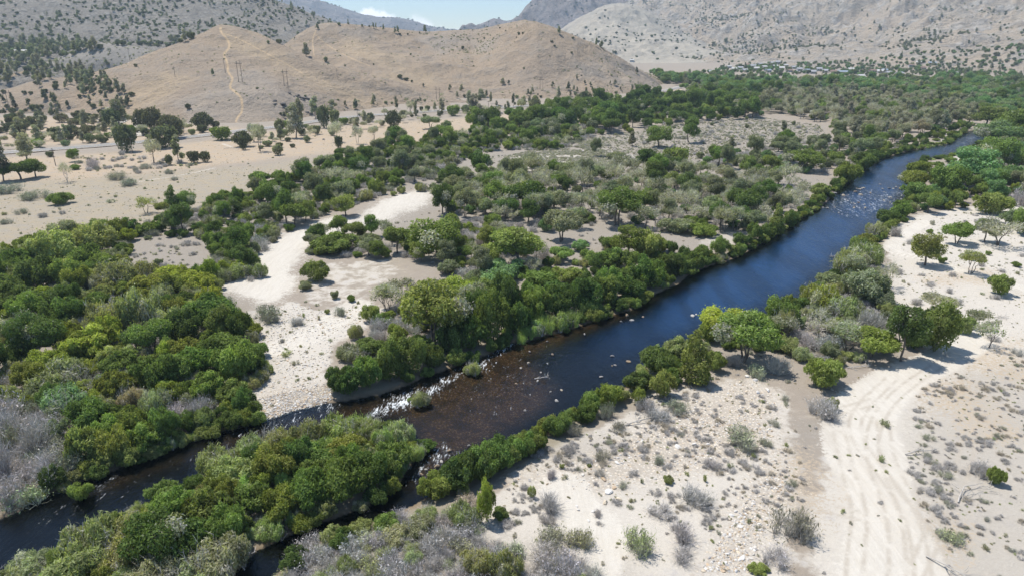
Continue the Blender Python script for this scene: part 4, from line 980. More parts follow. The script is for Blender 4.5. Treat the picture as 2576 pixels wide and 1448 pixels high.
 (LO,435,350,60,62,'oak'),(LO,390,335,50,60,'oak'),(LO,360,330,50,50,'oak'),(LO,415,375,70,60,'oak'),(GP,300,320,50,60,'pinegreen'),(LO,285,325,40,50,'oak'),(TT,462,338,30,38,'pine'),(LO,512,328,50,42,'oak'),(LO,560,355,60,38,'green'),(LO,612,372,50,40,'oak'),(TT,655,385,40,72,'pine'),(TT,640,360,30,50,'grey'),(LO,705,335,30,36,'drab'),(LO,720,322,22,20,'green'),(GP,745,350,46,85,'pine'),(GP,756,320,34,70,'pine'),(GP,795,300,30,55,'pine'),(LO,816,325,36,58,'oak'),(LO,842,318,32,46,'drab'),(GP,836,285,30,34,'pine'),(LO,866,315,32,20,'green'),(LO,798,340,24,26,'drab'),(TT,845,360,38,56,'grey'),(LO,853,375,26,36,'oak'),(LO,700,395,30,30,'drab'),(TT,900,365,30,52,'grey'),(TT,940,358,30,44,'grey'),(LO,932,308,24,24,'oak'),(TT,954,322,24,22,'grey'),(LO,990,325,42,48,'oak'),(LO,984,345,24,30,'oak'),(GP,895,275,15,26,'pinegreen'),(GP,998,275,11,24,'pinegreen'),(CT,1083,326,48,42,'drab'),(TT,1034,290,24,42,'pine'),(LO,1060,280,12,14,'oak'),(LO,1075,280,18,16,'drab'),(GP,1047,292,16,40,'pine'),(LO,1140,292,42,32,'green'),(GP,1112,285,20,38,'pine'),(GP,1094,279,12,22,'pine'),(LO,1171,283,24,20,'drab'),(GP,1192,283,30,46,'pine'),(GP,1180,270,22,40,'pine'),(GP,1210,252,24,28,'pine'),(LO,1202,310,28,22,'drab'),(GP,1248,307,18,34,'pine'),(GP,1249,270,10,16,'pinegreen'),(GP,1278,278,14,24,'pine'),(GP,1292,270,12,34,'oak'),(GP,1318,264,18,22,'pine'),(LO,1345,283,36,42,'drab'),(GP,1332,262,12,20,'pine'),(LO,1386,282,22,28,'oak'),(TT,1310,286,28,40,'pine'),(LO,1470,270,48,40,'oak'),(GP,1452,262,20,24,'pine'),(LO,1525,255,44,24,'green'),(LO,1598,250,30,26,'drab'),(TT,1640,250,22,24,'pine'),(GP,1590,228,10,16,'pine'),(GP,1235,262,10,30,'pine'),(LO,870,275,1,1,'oak'),
 # on the tan hills
 (GP,1162,230,13,18,'pine'),(GP,1132,230,11,18,'pinegreen'),(LO,1065,217,6,8,'oak'),(LO,1006,196,16,8,'oak'),(LO,1022,203,16,8,'oak'),(LO,1036,207,8,6,'oak'),(GP,770,143,22,32,'pine'),(LO,820,156,12,14,'drab'),(LO,868,167,6,5,'drab'),(LO,940,164,5,5,'oak'),(GP,895,276,15,24,'pine'),(LO,1164,124,10,9,'oak'),(LO,675,110,9,8,'drab'),(LO,703,110,18,12,'pinegreen'),
 (GP,876,63,4,14,'drab'),(LO,853,64,10,8,'drab'),(LO,911,67,6,6,'drab'),(GP,939,72,6,14,'drab'),(GP,946,73,5,14,'drab'),(GP,965,78,6,16,'drab'),(GP,994,84,7,15,'drab'),(GP,1001,84,8,18,'drab'),(LO,1006,88,8,5,'oak'),(LO,1026,88,6,5,'oak'),(GP,1069,83,11,19,'drab'),(LO,1056,85,4,5,'oak'),(GP,798,75,10,14,'drab'),
 (LO,1272,79,4,4,'oak'),(LO,1305,87,8,7,'oak'),(LO,1315,86,6,5,'oak'),(LO,1388,107,10,4,'oak'),(LO,1395,117,8,4,'oak'),(GP,1406,87,11,20,'drab'),(LO,1441,98,9,6,'oak'),(LO,1469,100,8,5,'oak'),(GP,1500,117,9,21,'drab'),(GP,1513,121,12,18,'drab'),(LO,1548,135,9,8,'oak'),(GP,1542,134,5,8,'drab'),(LO,1438,135,7,6,'oak'),(GP,1601,185,8,16,'oak'),(GP,1451,201,6,12,'oak'),(GP,1390,221,11,16,'oak'),(GP,1430,228,12,22,'oak'),(GP,1405,250,13,32,'pine'),(GP,1471,213,7,12,'oak'),(GP,1485,218,9,12,'pine'),(GP,1490,231,8,13,'oak'),(GP,1547,216,12,16,'pine'),(GP,1535,212,5,9,'pine'),(GP,1299,96,4,4,'oak'),(GP,1265,214,13,18,'pine'),(GP,1280,213,8,12,'oak'),
 (LO,342,169,10,9,'pinegreen'),(GP,536,191,10,17,'drab'),(LO,474,275,16,15,'oak'),(GP,325,267,16,26,'oak'),(GP,313,237,16,24,'pine'),(GP,296,237,16,34,'pine'),(LO,332,242,17,10,'oak'),(GP,269,165,10,14,'drab'),(LO,295,198,4,3,'oak'),
])

stand([(W,1130,905,105,115,'dark'),(W,1185,892,110,135,'dark'),(W,1238,874,110,135,'green'),(W,1290,852,110,135,'dark'),(W,1345,828,115,125,'green'),(W,1405,812,115,115,'dark'),(W,1465,796,110,110,'dark'),(W,1525,778,105,105,'green'),(W,1582,762,100,95,'dark'),(W,1640,735,98,92,'green'),(W,1700,705,92,85,'dark'),(W,1745,684,78,70,'green'),
 (W,850,998,80,90,'dark'),(W,925,988,100,120,'green'),(W,985,972,100,110,'dark'),(W,1040,955,100,110,'green'),(W,1090,935,90,100,'dark'),(W,1205,770,110,70,'green'),(TT,1010,760,70,70,'drab'),(W,1130,700,80,50,'drab'),(W,960,830,70,50,'green'),
 (W,1095,1262,110,90,'yellow'),(W,1150,1250,110,115,'dark'),(W,1205,1225,110,125,'dark'),(W,1255,1200,110,110,'green'),(W,1310,1168,90,80,'green'),(W,1345,1140,80,75,'dark'),(W,1040,1285,80,60,'green'),(W,985,1305,70,50,'green')])
zone([(930,860),(950,790),(1060,740),(1200,715),(1290,725),(1290,800),(1150,860),(1000,900)], 70, [(W, ['green','drab','bright','greygreen'], 1.3, 2.6, 4),(GB, ['grey','grey'], 1.2, 2.4, 4),(TT, ['drab'], 2, 3, 1)], .5, 1, seed=50)
zone([(-80,1055),(110,1045),(190,1110),(205,1205),(60,1285),(-80,1330)], 70, [(GB, ['grey','grey','grey','greygreen'], 1.6, 2.8, 5)], .45, 1, seed=51)
BM = [(W, ['green','dark','bright','dark'], 1.3, 2.3, 6),(W, ['yellow','olive'], 1.1, 1.9, 1.2),(PS, ['olive','reed'], 1.0, 1.8, 1.2)]
bank_row(LEFT_BANK[3:28], 240, BM, 1, -2.6, .1)
bank_row(LEFT_BANK[33:40], 150, BM, 2, -3.4, .6, .38)
bank_row(RIGHT_BANK[4:], 210, BM, 3, -3.2, .1)
bank_row(ISLAND + ISLAND[:1], 130, [(W, ['green','dark','olive','yellow'], 1.2, 2.0, 4),(PS, ['olive','reed','sage'], 1.0, 1.9, 5)], 4, -2.6, .2)

# ---------------------------------------------------------------- thickets and groves
GREEN = ['green', 'dark', 'bright', 'olive', 'yellow']
zone([(-300,700),(0,655),(80,622),(200,605),(330,595),(330,640),(300,700),(560,700),(600,660),(650,700),(560,715),(545,745),(640,850),(675,960),(560,1060),(430,1120),(200,1200),(60,1285),(-300,1360)], 700,
     [(W, ['green','dark','bright'], 1.6, 3.4, 4),(W, ['olive','yellow','lime'], 1.5, 3.4, 4),(PS, ['olive','sage','greygreen'], 1.5, 3.0, 3),(GB, ['grey','greygreen'], 1.2, 2.6, 3),(CT, ['green','dark'], 2.5, 4, .7)], .50, 1.0, seed=1)
zone([(300,608),(440,550),(640,490),(700,468),(850,412),(1000,372),(1100,345),(1290,335),(1450,330),(1500,345),(1400,380),(1250,378),(1180,400),(1080,455),(1000,470),(960,500),(830,535),(740,575),(680,620),(600,650),(500,600),(400,600)], 1100,
     [(W, GREEN[:3], 1.5, 3.4, 5),(CT, ['green','dark','drab'], 2.5, 4.5, 1.6),(PS, ['olive','greygreen'], 1.3, 2.8, 2),(GB, ['grey','grey','greygreen'], 1.2, 2.8, 5),(TT, ['drab','greygreen'], 2, 3.4, .6)], .50, 1, seed=2)
zone([(440,550),(640,480),(700,462),(850,405),(1000,362),(1000,385),(860,440),(720,500),(640,540),(560,590),(440,600)], 140, [(W, ['dark','green','dark','bright'], 2.0, 3.8, 5),(CT, ['green','dark'], 3, 5, 2)], .55, 1, seed=12)
zone([(520,600),(700,560),(700,600),(640,650),(640,710),(560,700)], 110, [(W, ['drab','green'], 1.4, 2.6, 3),(GB, ['grey','greygreen'], 1.2, 2.4, 2)], .5, 1, seed=13)
zone([(1000,375),(1180,335),(1290,305),(1440,282),(1560,262),(1700,240),(1900,250),(1900,300),(1700,318),(1560,340),(1400,348),(1290,350),(1180,352)], 450,
     [(CT, ['dark','green','dark'], 3.2, 6.2, 5),(W, ['green','yellow','bright'], 2.2, 4.2, 3),(LO, ['dark','drab'], 3, 5, 1),(GB, ['grey'], 1.5, 3, 1.2)], .5, 1, seed=3)
zone([(1080,490),(1200,445),(1350,418),(1400,440),(1560,440),(1700,415),(1800,450),(1950,450),(2060,510),(1970,575),(1860,600),(1750,575),(1650,590),(1560,560),(1400,590),(1250,580),(1130,540)], 620,
     [(CT, ['drab','green','dark','greygreen'], 2.6, 4.8, 3.5),(TT, ['drab','greygreen','pine'], 2.4, 4.2, 5),(W, ['green','drab','bluegreen'], 1.6, 3.0, 2.5),(GB, ['grey'], 1.2, 2.6, 5),(DT, 'grey', 2, 3, .5)], .55, 1, seed=4)
zone([(780,640),(800,600),(900,590),(1000,600),(1160,565),(1290,585),(1380,640),(1350,690),(1240,735),(1150,690),(1050,650),(940,655)], 200,
     [(CT, ['green','bright','drab'], 2.2, 3.8, 2),(W, ['green','greygreen','bright'], 1.5, 2.8, 3),(GB, ['grey'], 1.2, 2.4, 3),(TT, ['drab'], 2, 3, 1)], .58, 1, seed=5)
zone([(1120,800),(1220,730),(1400,650),(1600,620),(1750,640),(1880,600),(2000,540),(2060,490),(2120,430),(2200,385),(2300,350),(2440,310),(2460,325),(2380,362),(2280,384),(2190,408),(2110,478),(2010,555),(1880,632),(1740,690),(1580,778),(1420,832),(1290,860),(1150,920),(1050,950),(900,1005),(840,1000),(850,930),(960,860)], 420,
     [(W, ['green','dark','dark','bright'], 1.6, 3.0, 6),(PS, ['olive','reed'], 1.2, 2.2, 1.2),(GB, ['greygreen'], 1.2, 2.0, .8),(W, ['yellow'], 1.4, 2.6, .8)], .5, .4, seed=6)
zone([(960,1290),(1090,1240),(1215,1165),(1300,1122),(1400,1075),(1480,1032),(1560,980),(1625,925),(1700,885),(1790,842),(1960,785),(2100,695),(2200,595),(2280,510),(2300,470),(2290,430),(2330,430),(2330,500),(2280,560),(2220,610),(2170,680),(2080,760),(1960,850),(1860,930),(1730,960),(1650,1010),(1540,1060),(1400,1120),(1290,1170),(1200,1240),(1060,1290)], 300,
     [(W, ['green','bright','dark','yellow'], 1.3, 2.4, 6),(PS, ['olive','reed'], 1.2, 2.2, 1.5),(GB, ['greygreen'], 1.0, 1.8, 1)], .5, .6, seed=7)
zone([(2290,470),(2330,400),(2400,395),(2520,360),(2800,330),(2800,520),(2500,520),(2400,530),(2340,540),(2240,560),(2280,510)], 420,
     [(CT, ['green','bluegreen','drab'], 2.8, 5, 4),(W, ['green','bluegreen','yellow'], 1.6, 3.2, 4),(GB, ['grey','greygreen'], 1.4, 2.6, 1.5)], .52, 1, seed=8)
zone([(1960,860),(1980,780),(2100,700),(2160,660),(2210,680),(2240,760),(2230,900),(2100,920),(1990,900)], 120,
     [(W, ['greygreen','olive','drab'], 1.4, 2.6, 3),(GB, ['grey'], 1.2, 2.4, 4),(PS, ['olive','sage'], 1.3, 2.4, 2),(TT, ['greygreen'], 2, 3, 1)], .5, 1, seed=9)
zone([(600,1700),(625,1475),(700,1430),(765,1385),(830,1352),(890,1335),(1000,1310),(1180,1290),(1215,1380),(1300,1400),(1420,1400),(1490,1448),(1450,1700)], 330,
     [(PS, ['sage','olive','greygreen'], 1.2, 2.3, 2.4),(GB, ['grey','grey','grey'], 1.3, 2.6, 11),(GB, ['sage','olive'], 1.0, 2.0, 3)], .45, 1, seed=10)
zone([(160,1448),(300,1290),(480,1230),(700,1120),(1000,1100),(1050,1140),(1000,1210),(840,1300),(640,1390),(560,1600),(100,1600)], 200,
     [(W, ['green','dark','olive','yellow'], 1.2, 2.4, 4),(PS, ['olive','reed','sage'], 1.2, 2.2, 4)], .45, .6, seed=11)
# sagebrush flat beyond the grove
zone([(1380,400),(1500,350),(1700,315),(1900,300),(2060,318),(2090,360),(2000,390),(1860,400),(1700,395),(1560,430),(1400,425)], 520, [(SB, ['grey','greygreen','grey'], .7, 1.5, 6),(GB, ['greygreen','grey'], 1.2, 2.2, 1),(W, ['greygreen'], 1.2, 2, .25)], .6, 1, seed=14)
zone([(1750,400),(1900,380),(2150,350),(2250,370),(2150,430),(2000,440),(1880,450)], 240, [(W, ['greygreen','drab','bluegreen'], 1.6, 3, 3),(CT, ['drab','green'], 2.6, 4, 1.5),(GB, ['grey'], 1.4, 2.4, 3)], .55, 1, seed=15)
# grey pines and green crowns on the far valley floor
zone([(1850,300),(1850,260),(2000,235),(2200,240),(2460,270),(2460,300),(2380,345),(2250,372),(2100,350),(2080,312),(1950,290)], 650,
     [(CT, ['pine','pine','drab','greygreen'], 2.6, 4.4, 4),(GP, ['pine'], 2.4, 3.4, 1.2),(TT, ['pine'], 2.8, 4.4, 3),(CT, ['green'], 3, 5, .6),(W, ['yellow','bright','bluegreen'], 2, 3.4, 1)], .55, 1, seed=16)
zone([(1640,198),(1800,204),(1850,214),(2080,214),(2280,212),(2576,214),(2900,214),(2900,330),(2600,320),(2480,300),(2200,240),(2000,235),(1850,258),(1720,232),(1680,215)], 2500,
     [(CT, ['green','bluegreen','drab','bluegreen'], 3.2, 6.0, 5),(GP, ['pine','drab'], 2.4, 3.6, .5),(CT, ['pine','olive','bluegreen'], 3, 5, 2),(LO, ['dark','drab'], 3, 5, 1.4)], .5, 1, seed=17)
zone([(1740,190),(1820,172),(1900,164),(2300,168),(2576,172),(2900,170),(2900,200),(2576,198),(2000,192),(1800,200)], 1000,
     [(W, ['drab','green','bluegreen'], 2.4, 4.2, 4),(GP, ['pine','drab'], 1.4, 2.2, 1),(LO, ['oak','drab'], 2.2, 4, 1)], .5, 1, seed=18)
# pines and oaks of the slope at left
zone([(-40,250),(60,215),(150,190),(250,215),(320,250),(330,300),(200,330),(0,340)], 90, [(GP, ['pine','oak'], 1.3, 2.2, 4),(LO, ['oak'], 1.6, 3, 4)], .9, hill=True, seed=19)
zone([(0,330),(60,300),(150,290),(260,300),(330,320),(250,350),(120,360),(0,365)], 46, [(LO, ['oak','pinegreen'], 2.5, 4.5, 4),(GP, ['pine'], 2, 3, 2),(GB, ['grey'], 1.5, 2.5, 2)], .7, hill=True, seed=20)
zone([(160,180),(200,168),(250,190),(300,225),(290,245),(220,240),(170,210)], 40, [(GP, ['pine','pine','drab'], 2.0, 3.0, 6),(LO, ['oak'], 2.0, 3.0, 1)], .6, hill=True, seed=21)
zone([(-60,210),(0,160),(60,150),(130,150),(160,185),(120,205),(40,215)], 40, [(GP, ['pine'], 2.4, 3.6, 4),(LO, ['oak','drab'], 2.6, 4.0, 2)], .6, hill=True, seed=22)
zone([(-60,135),(80,100),(200,110),(260,125),(180,140),(100,150),(-60,150)], 110, [(GP, ['pine','drab'], 2.6, 3.8, 4),(LO, ['oak','drab'], 2.8, 4.4, 2)], .55, hill=True, seed=23)
zone([(380,122),(470,108),(500,98),(470,90),(380,110),(280,110),(280,116),(340,118)], 24, [(LO, ['oak','drab'], 2.4, 4.2, 2),(GP, ['pine'], 2.4, 3.4, 1)], .6, hill=True, seed=24)
zone([(320,570),(520,555),(520,630),(420,700),(310,650)], 40, [(GB, ['grey','greygreen','grey'], .8, 1.8, 5),(SB, ['grey'], .5, 1.0, 5),(W, ['drab'], 1.2, 2, 1)], .7, 1, seed=40)
zone([(330,330),(560,318),(560,345),(480,350),(340,350)], 16, [(LO, ['oak','drab'], 2, 4, 3),(TT, ['pine','grey'], 2, 3.2, 2)], .8, 1, seed=41)
zone([(640,350),(760,325),(900,302),(1100,285),(1290,276),(1290,284),(1100,300),(900,330),(760,372),(650,385)], 60, [(LO, ['oak','drab'], 1.5, 3.2, 3),(TT, ['pine','grey'], 1.8, 3.2, 3),(GP, ['pine'], 1.4, 2.2, 2)], 1.1, 1, seed=42)
zone([(-30,365),(160,345),(330,335),(360,360),(200,372),(0,382)], 34, [(LO, ['oak','drab','green'], 1.8, 4, 3),(TT, ['pine','grey'], 1.8, 3.2, 2),(GP, ['pine'], 1.6, 2.4, 2)], .7, 1, seed=43)
zone([(680,305),(900,275),(1200,255),(1560,238),(1660,230),(1560,225),(1200,240),(900,262),(700,280)], 46, [(GP, ['pine','pinegreen'], 1.3, 2.2, 4),(TT, ['pine'], 1.4, 2.4, 2),(LO, ['oak','drab'], 1.2, 2.4, 3)], 1.3, hill=True, seed=44)
# dry field dots
zone([(-40,480),(300,430),(700,400),(640,440),(440,530),(300,590),(60,610),(-40,640)], 50, [(SB, ['greygreen','grey'], .5, 1.1, 4)], .8, 1, seed=25)
zone([(560,372),(1000,345),(1290,300),(1540,275),(1540,262),(1290,285),(900,320),(560,350)], 30, [(SB, ['greygreen','grey'], .6, 1.3, 4),(GB, ['grey'], 1, 2, 1)], .8, 1, seed=26)
zone([(180,400),(330,385),(360,400),(500,420),(420,445),(200,440)], 60, [(GB, ['grey','grey','greygreen'], 1.2, 2.4, 4),(SB, ['greygreen'], .8, 1.4, 3)], .6, 1, seed=27)
# sparse brush on the pale flats
zone([(1320,1200),(1500,1100),(1700,1000),(1990,960),(2010,1200),(1990,1448),(1480,1448),(1250,1350)], 90, [(SB, ['greygreen','grey','olive','grey'], .25, .7, 6),(GB, ['grey','grey','greygreen'], .6, 1.3, 3)], .8, 1, seed=28)
zone([(2050,1448),(2060,1200),(2110,1000),(2300,930),(2576,850),(2576,1448)], 60, [(SB, ['greygreen','grey','sage'], .2, .55, 6),(GB, ['grey'], .4, .8, 1)], .9, 1, seed=29)
zone([(2240,760),(2260,600),(2400,540),(2576,520),(2576,900),(2420,880),(2300,760)], 90, [(SB, ['grey','greygreen','grey'], .4, 1.0, 6),(GB, ['grey'], .8, 1.6, 3),(W, ['green'], .8, 1.4, .5)], .9, 1, seed=30)
zone([(650,780),(840,740),(950,780),(840,870),(820,980),(640,960)], 36, [(SB, ['grey','greygreen'], .25, .8, 6)], .8, 1, seed=31)
print('records', len(RECS))

_isl = np.array(ISLAND, float)
def _keep(q):
    u, v, _ = proj(q['x'], q['y'], q['z'])
    if q['note'] == 'r': q['z'] = WZ - .1; return True
    if q['y'] < 1300 and float(gridlook(SD, q['x'], q['y'])) > .5: return False
    if 2330 < u < 2480 and 355 < v < 450:
        if q['kind'] == CT: return False
        q['h'] = min(q['h'], .6)
    if q['note'] or not (u < 1080 and v > 1190): return True
    if inside(np.array([float(u)]), np.array([float(v)]), _isl)[0]:
        q['h'] = min(q['h'] * 1.1, 1.3)
        g_ = random.Random(int(q['x'] * 9 + q['y'] * 5)).random()
        if q['tint'] == 'dark' and g_ < .6: q['tint'] = 'green'
        elif q['tint'] == 'green' and g_ < .5: q['tint'] = 'olive' if g_ < .28 else 'reed'
        return True
    sd = float(gridlook(SD, q['x'], q['y']))
    near_right = v > np.interp(u, [-100, 240, 600, 1080], [1500, 1450, 1440, 1250]) - 10
    if near_right and u > 560:
        if sd > -q['r'] * .5: return False
        if sd > -6: q['h'] = min(q['h'], .95)
    return True
RECS = [q for q in RECS if _keep(q)]

# ---------------------------------------------------------------- turn records into things
KINDNAME = {W: ('willow_shrub', 'willow shrub', 'shrub'), PS: ('feathery_shrub', 'feathery shrub', 'shrub'), GB: ('dry_brush', 'dry brush clump', 'brush'), SB: ('sagebrush', 'low sagebrush', 'sagebrush'),
            CT: ('cottonwood_tree', 'cottonwood tree', 'tree'), SP_: ('poplar_tree', 'upright leafy poplar', 'tree'), TT: ('sparse_tree', 'half bare tree', 'tree'), GP: ('pine_tree', 'pine tree', 'tree'),
            LO: ('oak_tree', 'round oak tree', 'tree'), RC: ('reed_clump', 'reed clump', 'reeds'), DT: ('dead_tree', 'bare dead tree', 'tree')}
LAND = [(250,880,'the big lime green dome'),(30,1180,'the ash grey thicket'),(120,1300,'the lower river bend'),(340,1350,'the downstream end of the island'),(650,1230,'the middle of the island'),(960,1180,'the island tip'),
        (560,930,'the broad round cottonwood'),(420,760,'the lime green cluster'),(140,610,'the thicket corner'),(20,800,'the left picture edge'),(690,690,'the white sand wash'),(868,520,'the lone bright tree'),(790,690,'the clearing shrub'),(740,900,'the pale beach'),
        (1090,800,'the great cottonwood'),(900,960,'the dark bank willow'),(1150,960,'the white rapids'),(1400,810,'the pale reed bank'),(1290,640,'the twin domed cottonwood'),(1550,520,'the spreading grove tree'),(1120,500,'the two grove trees'),(1310,470,'the dense grove crown'),
        (1700,590,'the riverside clearing'),(1953,550,'the bank poplar'),(2180,500,'the boulder riffle'),(2120,440,'the yellowish bank willows'),(2300,380,'the upper river bend'),(2480,550,'the broad green dome'),(2325,630,'the umbrella tree'),(2405,590,'the forked track tree'),(2310,850,'the broad green track tree'),
        (2060,950,'the lone flat track tree'),(1860,820,'the lime topped cottonwood'),(1745,900,'the bank corner poplar'),(1620,950,'the right bank hedge'),(1400,1060,'the two round bank shrubs'),(1200,1170,'the long bank hedge'),(1225,1280,'the leaning lime shrub'),(1000,1380,'the sage thicket'),(1600,1380,'the round olive bush'),
        (1740,1270,'the long grey brush'),(1860,1110,'the gravel edge bush'),(1970,1340,'the track side bush'),(2497,1200,'the small lime tree'),(2220,1070,'the track fork tuft'),(2388,1360,'the pale track bush'),(1395,1280,'the bank grey brush'),(155,505,'the forked field shrub'),(310,465,'the paired field bushes'),(500,395,'the field oaks'),
        (55,430,'the green roadside clump'),(320,350,'the roadside dark oak'),(430,330,'the oak cluster'),(610,300,'the foot of the hill trail'),(745,320,'the tall roadside pine'),(840,290,'the roadside rock outcrop'),(940,330,'the bare field trees'),(990,300,'the double field oak'),(1083,305,'the umbrella roadside tree'),(1140,275,'the round green roadside oak'),
        (1200,260,'the pine clump'),(1345,265,'the roadside bend oak'),(1470,250,'the big roadside oak'),(1680,235,'the ramada'),(1655,340,'the sagebrush flat'),(1850,330,'the far sagebrush edge'),(2100,290,'the grey pine wood'),(2400,300,'the river wood'),(1900,220,'the far green wood'),(2300,210,'the distant wood'),(2000,170,'the small town'),(2500,190,'the far farm'),
        (760,440,'the upper thicket'),(560,520,'the thicket above the field'),(1000,400,'the middle brush belt'),(1250,350,'the bright tree belt'),(1400,310,'the roadside tree belt'),(1600,290,'the dark tree belt'),(720,540,'the brush by the wash'),(270,115,'the grey knob'),(120,200,'the round knoll'),(240,210,'the pine stand'),(45,135,'the hillside house'),
        (555,75,'the trail hilltop'),(770,130,'the gully pine'),(1000,80,'the saddle ridge'),(1320,60,'the bare hilltop'),(1500,115,'the right ridge'),(1600,180,'the hill end'),(1010,200,'the low spur'),(150,270,'the lower knoll slope'),(600,60,'the rocky slope'),(2450,450,'the right bank wood'),(2150,720,'the grey right thicket'),(2200,830,'the bare stemmed thicket')]
LA = np.array([(a, b) for a, b, _ in LAND], float)
meshcount = {}
for q in RECS:
    u, v, w = proj(q['x'], q['y'], q['z'])
    q['u'], q['v'] = float(u), float(v)
    q['px'] = q['r'] * 2 * F / max(w, 1) * (1 + .4 * q['h'] * NATURAL[q['kind']])
    q['vis'] = (-40 < u < 2616) and (-30 < v < 1500) and w > 0
RECS = [q for q in RECS if q['px'] > 0]
ind, rest = [], []
bykind = {}
for q in RECS: bykind.setdefault(q['kind'], []).append(q)
for kd, qs in bykind.items():
    qs.sort(key=lambda q: (not q['vis'], -q['px']))
    nv = sum(q['vis'] for q in qs)
    cut = 285
    ind += [q for q in qs[:cut] if q['vis'] or q['px'] > 40]
    got = set(map(id, ind))
    rest += [q for q in qs if id(q) not in got]
def yaw(q): return random.Random(int(q['x'] * 31 + q['y'] * 17)).uniform(0, 6.28)
protoobj = {}
def jit(t, rr, a=.14):
    k = 1 + rr.uniform(-a, a)
    return tuple(max(.005, c * k * (1 + rr.uniform(-a * .5, a * .5))) for c in t)
DIRW = {'e': 'right of', 'w': 'left of', 'n': 'beyond', 's': 'in front of', '0': 'beside'}
for q in ind:
    rr = random.Random(int(q['x'] * 131 + q['y'] * 71))
    name, word, cat = KINDNAME[q['kind']]
    pr = PROTO[q['kind']]
    k = rr.randrange(len(pr))
    if q['kind'] == GB and q['tint'] == 'grey': k = rr.choice([0, 0, 3, 1])
    if q['kind'] == GB and q['tint'] in ('greygreen', 'olive', 'sage'): k = rr.choice([2, 4, 5])
    parts = pr[k]
    q['k'] = k
    small = q['px'] < 26
    tint = jit(T[q['tint']], rr)
    root = bpy.data.objects.new(name, None if (len(parts) > 1 and not small) else parts[0][1])
    COL.objects.link(root)
    root.location = (q['x'], q['y'], q['z'] - .05)
    root.rotation_euler = (0, 0, rr.uniform(0, 6.28))
    s = q['r'] * (1.06 if q['kind'] != SB else .9)
    root.scale = (s, s * rr.uniform(.9, 1.1), q['r'] * q['h'])
    root['tint'] = list(tint)
    if len(parts) > 1 and not small:
        for nm, me in parts:
            c = bpy.data.objects.new(nm, me); COL.objects.link(c); c.parent = root; c['tint'] = list(tint)
    elif len(parts) > 1 and q['kind'] in (GP, CT, LO, TT, SP_):
        c = bpy.data.objects.new(parts[1][0], parts[1][1]); COL.objects.link(c); c.parent = root; c['tint'] = list(tint)
    root['category'] = cat
    root['group'] = word + 's'
    q['o'] = root
    d = LA - [q['u'], q['v']]
    sc = 1 / (1 + max(q['v'] - 60, 10) / 300.0)
    dd = np.hypot(d[:, 0], d[:, 1] * 1.4)
    i = int(dd.argmin()); dx, dy = -d[i, 0], -d[i, 1] * 1.4
    if dd[i] < 22: dr = '0'
    elif abs(dx) > abs(dy): dr = 'e' if dx > 0 else 'w'
    else: dr = 's' if dy > 0 else 'n'
    q['key'] = (TINTWORD[q['tint']], word, DIRW[dr] + ' ' + LAND[i][2])
ORD = 'leftmost,second,third,fourth,fifth,sixth,seventh,eighth,ninth,tenth,eleventh,twelfth,thirteenth,fourteenth,fifteenth,sixteenth,seventeenth,eighteenth,nineteenth,twentieth'.split(',')
NUM = 'zero,one,two,three,four,five,six,seven,eight,nine,ten,eleven,twelve,thirteen,fourteen,fifteen,sixteen,seventeen,eighteen,nineteen,twenty'.split(',')
def plural(w): return w[:-1] + 'es' if w.endswith('x') else w + ('' if w == 'low sagebrush' else 's')
keys = {}
for q in ind: keys.setdefault(q['key'], []).append(q)
for (tw, word, plc), qs in keys.items():
    if tw.split()[0] == 'ash' and word == 'bare dead tree': tw = 'grey'
    n = len(qs)
    if n == 1:
        qs[0]['o']['label'] = f'{tw} {word} {plc}'
        if len(f'{tw} {word}'.split()) + len(plc.split()) < 4: qs[0]['o']['label'] += ' alone'
        continue
    qs.sort(key=lambda q: q['u'])
    if n == 2 and max(q['px'] for q in qs) / min(q['px'] for q in qs) > 1.3:
        a, b = sorted(qs, key=lambda q: -q['px'])
        a['o']['label'] = f'larger of two {tw} {plural(word)} {plc}'
        b['o']['label'] = f'smaller of two {tw} {plural(word)} {plc}'
        continue
    for j, q in enumerate(qs):
        cnt = NUM[n] if n < len(NUM) else 'the'
        if j == n - 1 and n > 2 or (n == 2 and j == 1): o_ = 'rightmost of'
        elif j == 0: o_ = 'leftmost of'
        elif j < 10: o_ = ORD[j] + ' from left of'
        elif n - 1 - j < 20: o_ = ORD[n - 1 - j] + ' from right of'
        else: o_ = 'one of'
        lb = f'{o_} {cnt} {tw} {plural(word)} {plc}'
        if len(lb.split()) > 16: lb = f'{o_} {tw} {plural(word)} {plc}'
        if len(lb.split()) > 16: lb = lb.replace(' the ', ' ')
        if len(lb.split()) > 16: lb = ' '.join(lb.split()[:16])
        q['o']['label'] = lb

for q in ind:
    if len(q['o']['label'].split()) > 16: q['o']['label'] = ' '.join(w for w in q['o']['label'].split() if w not in ('the', 'half', 'round'))
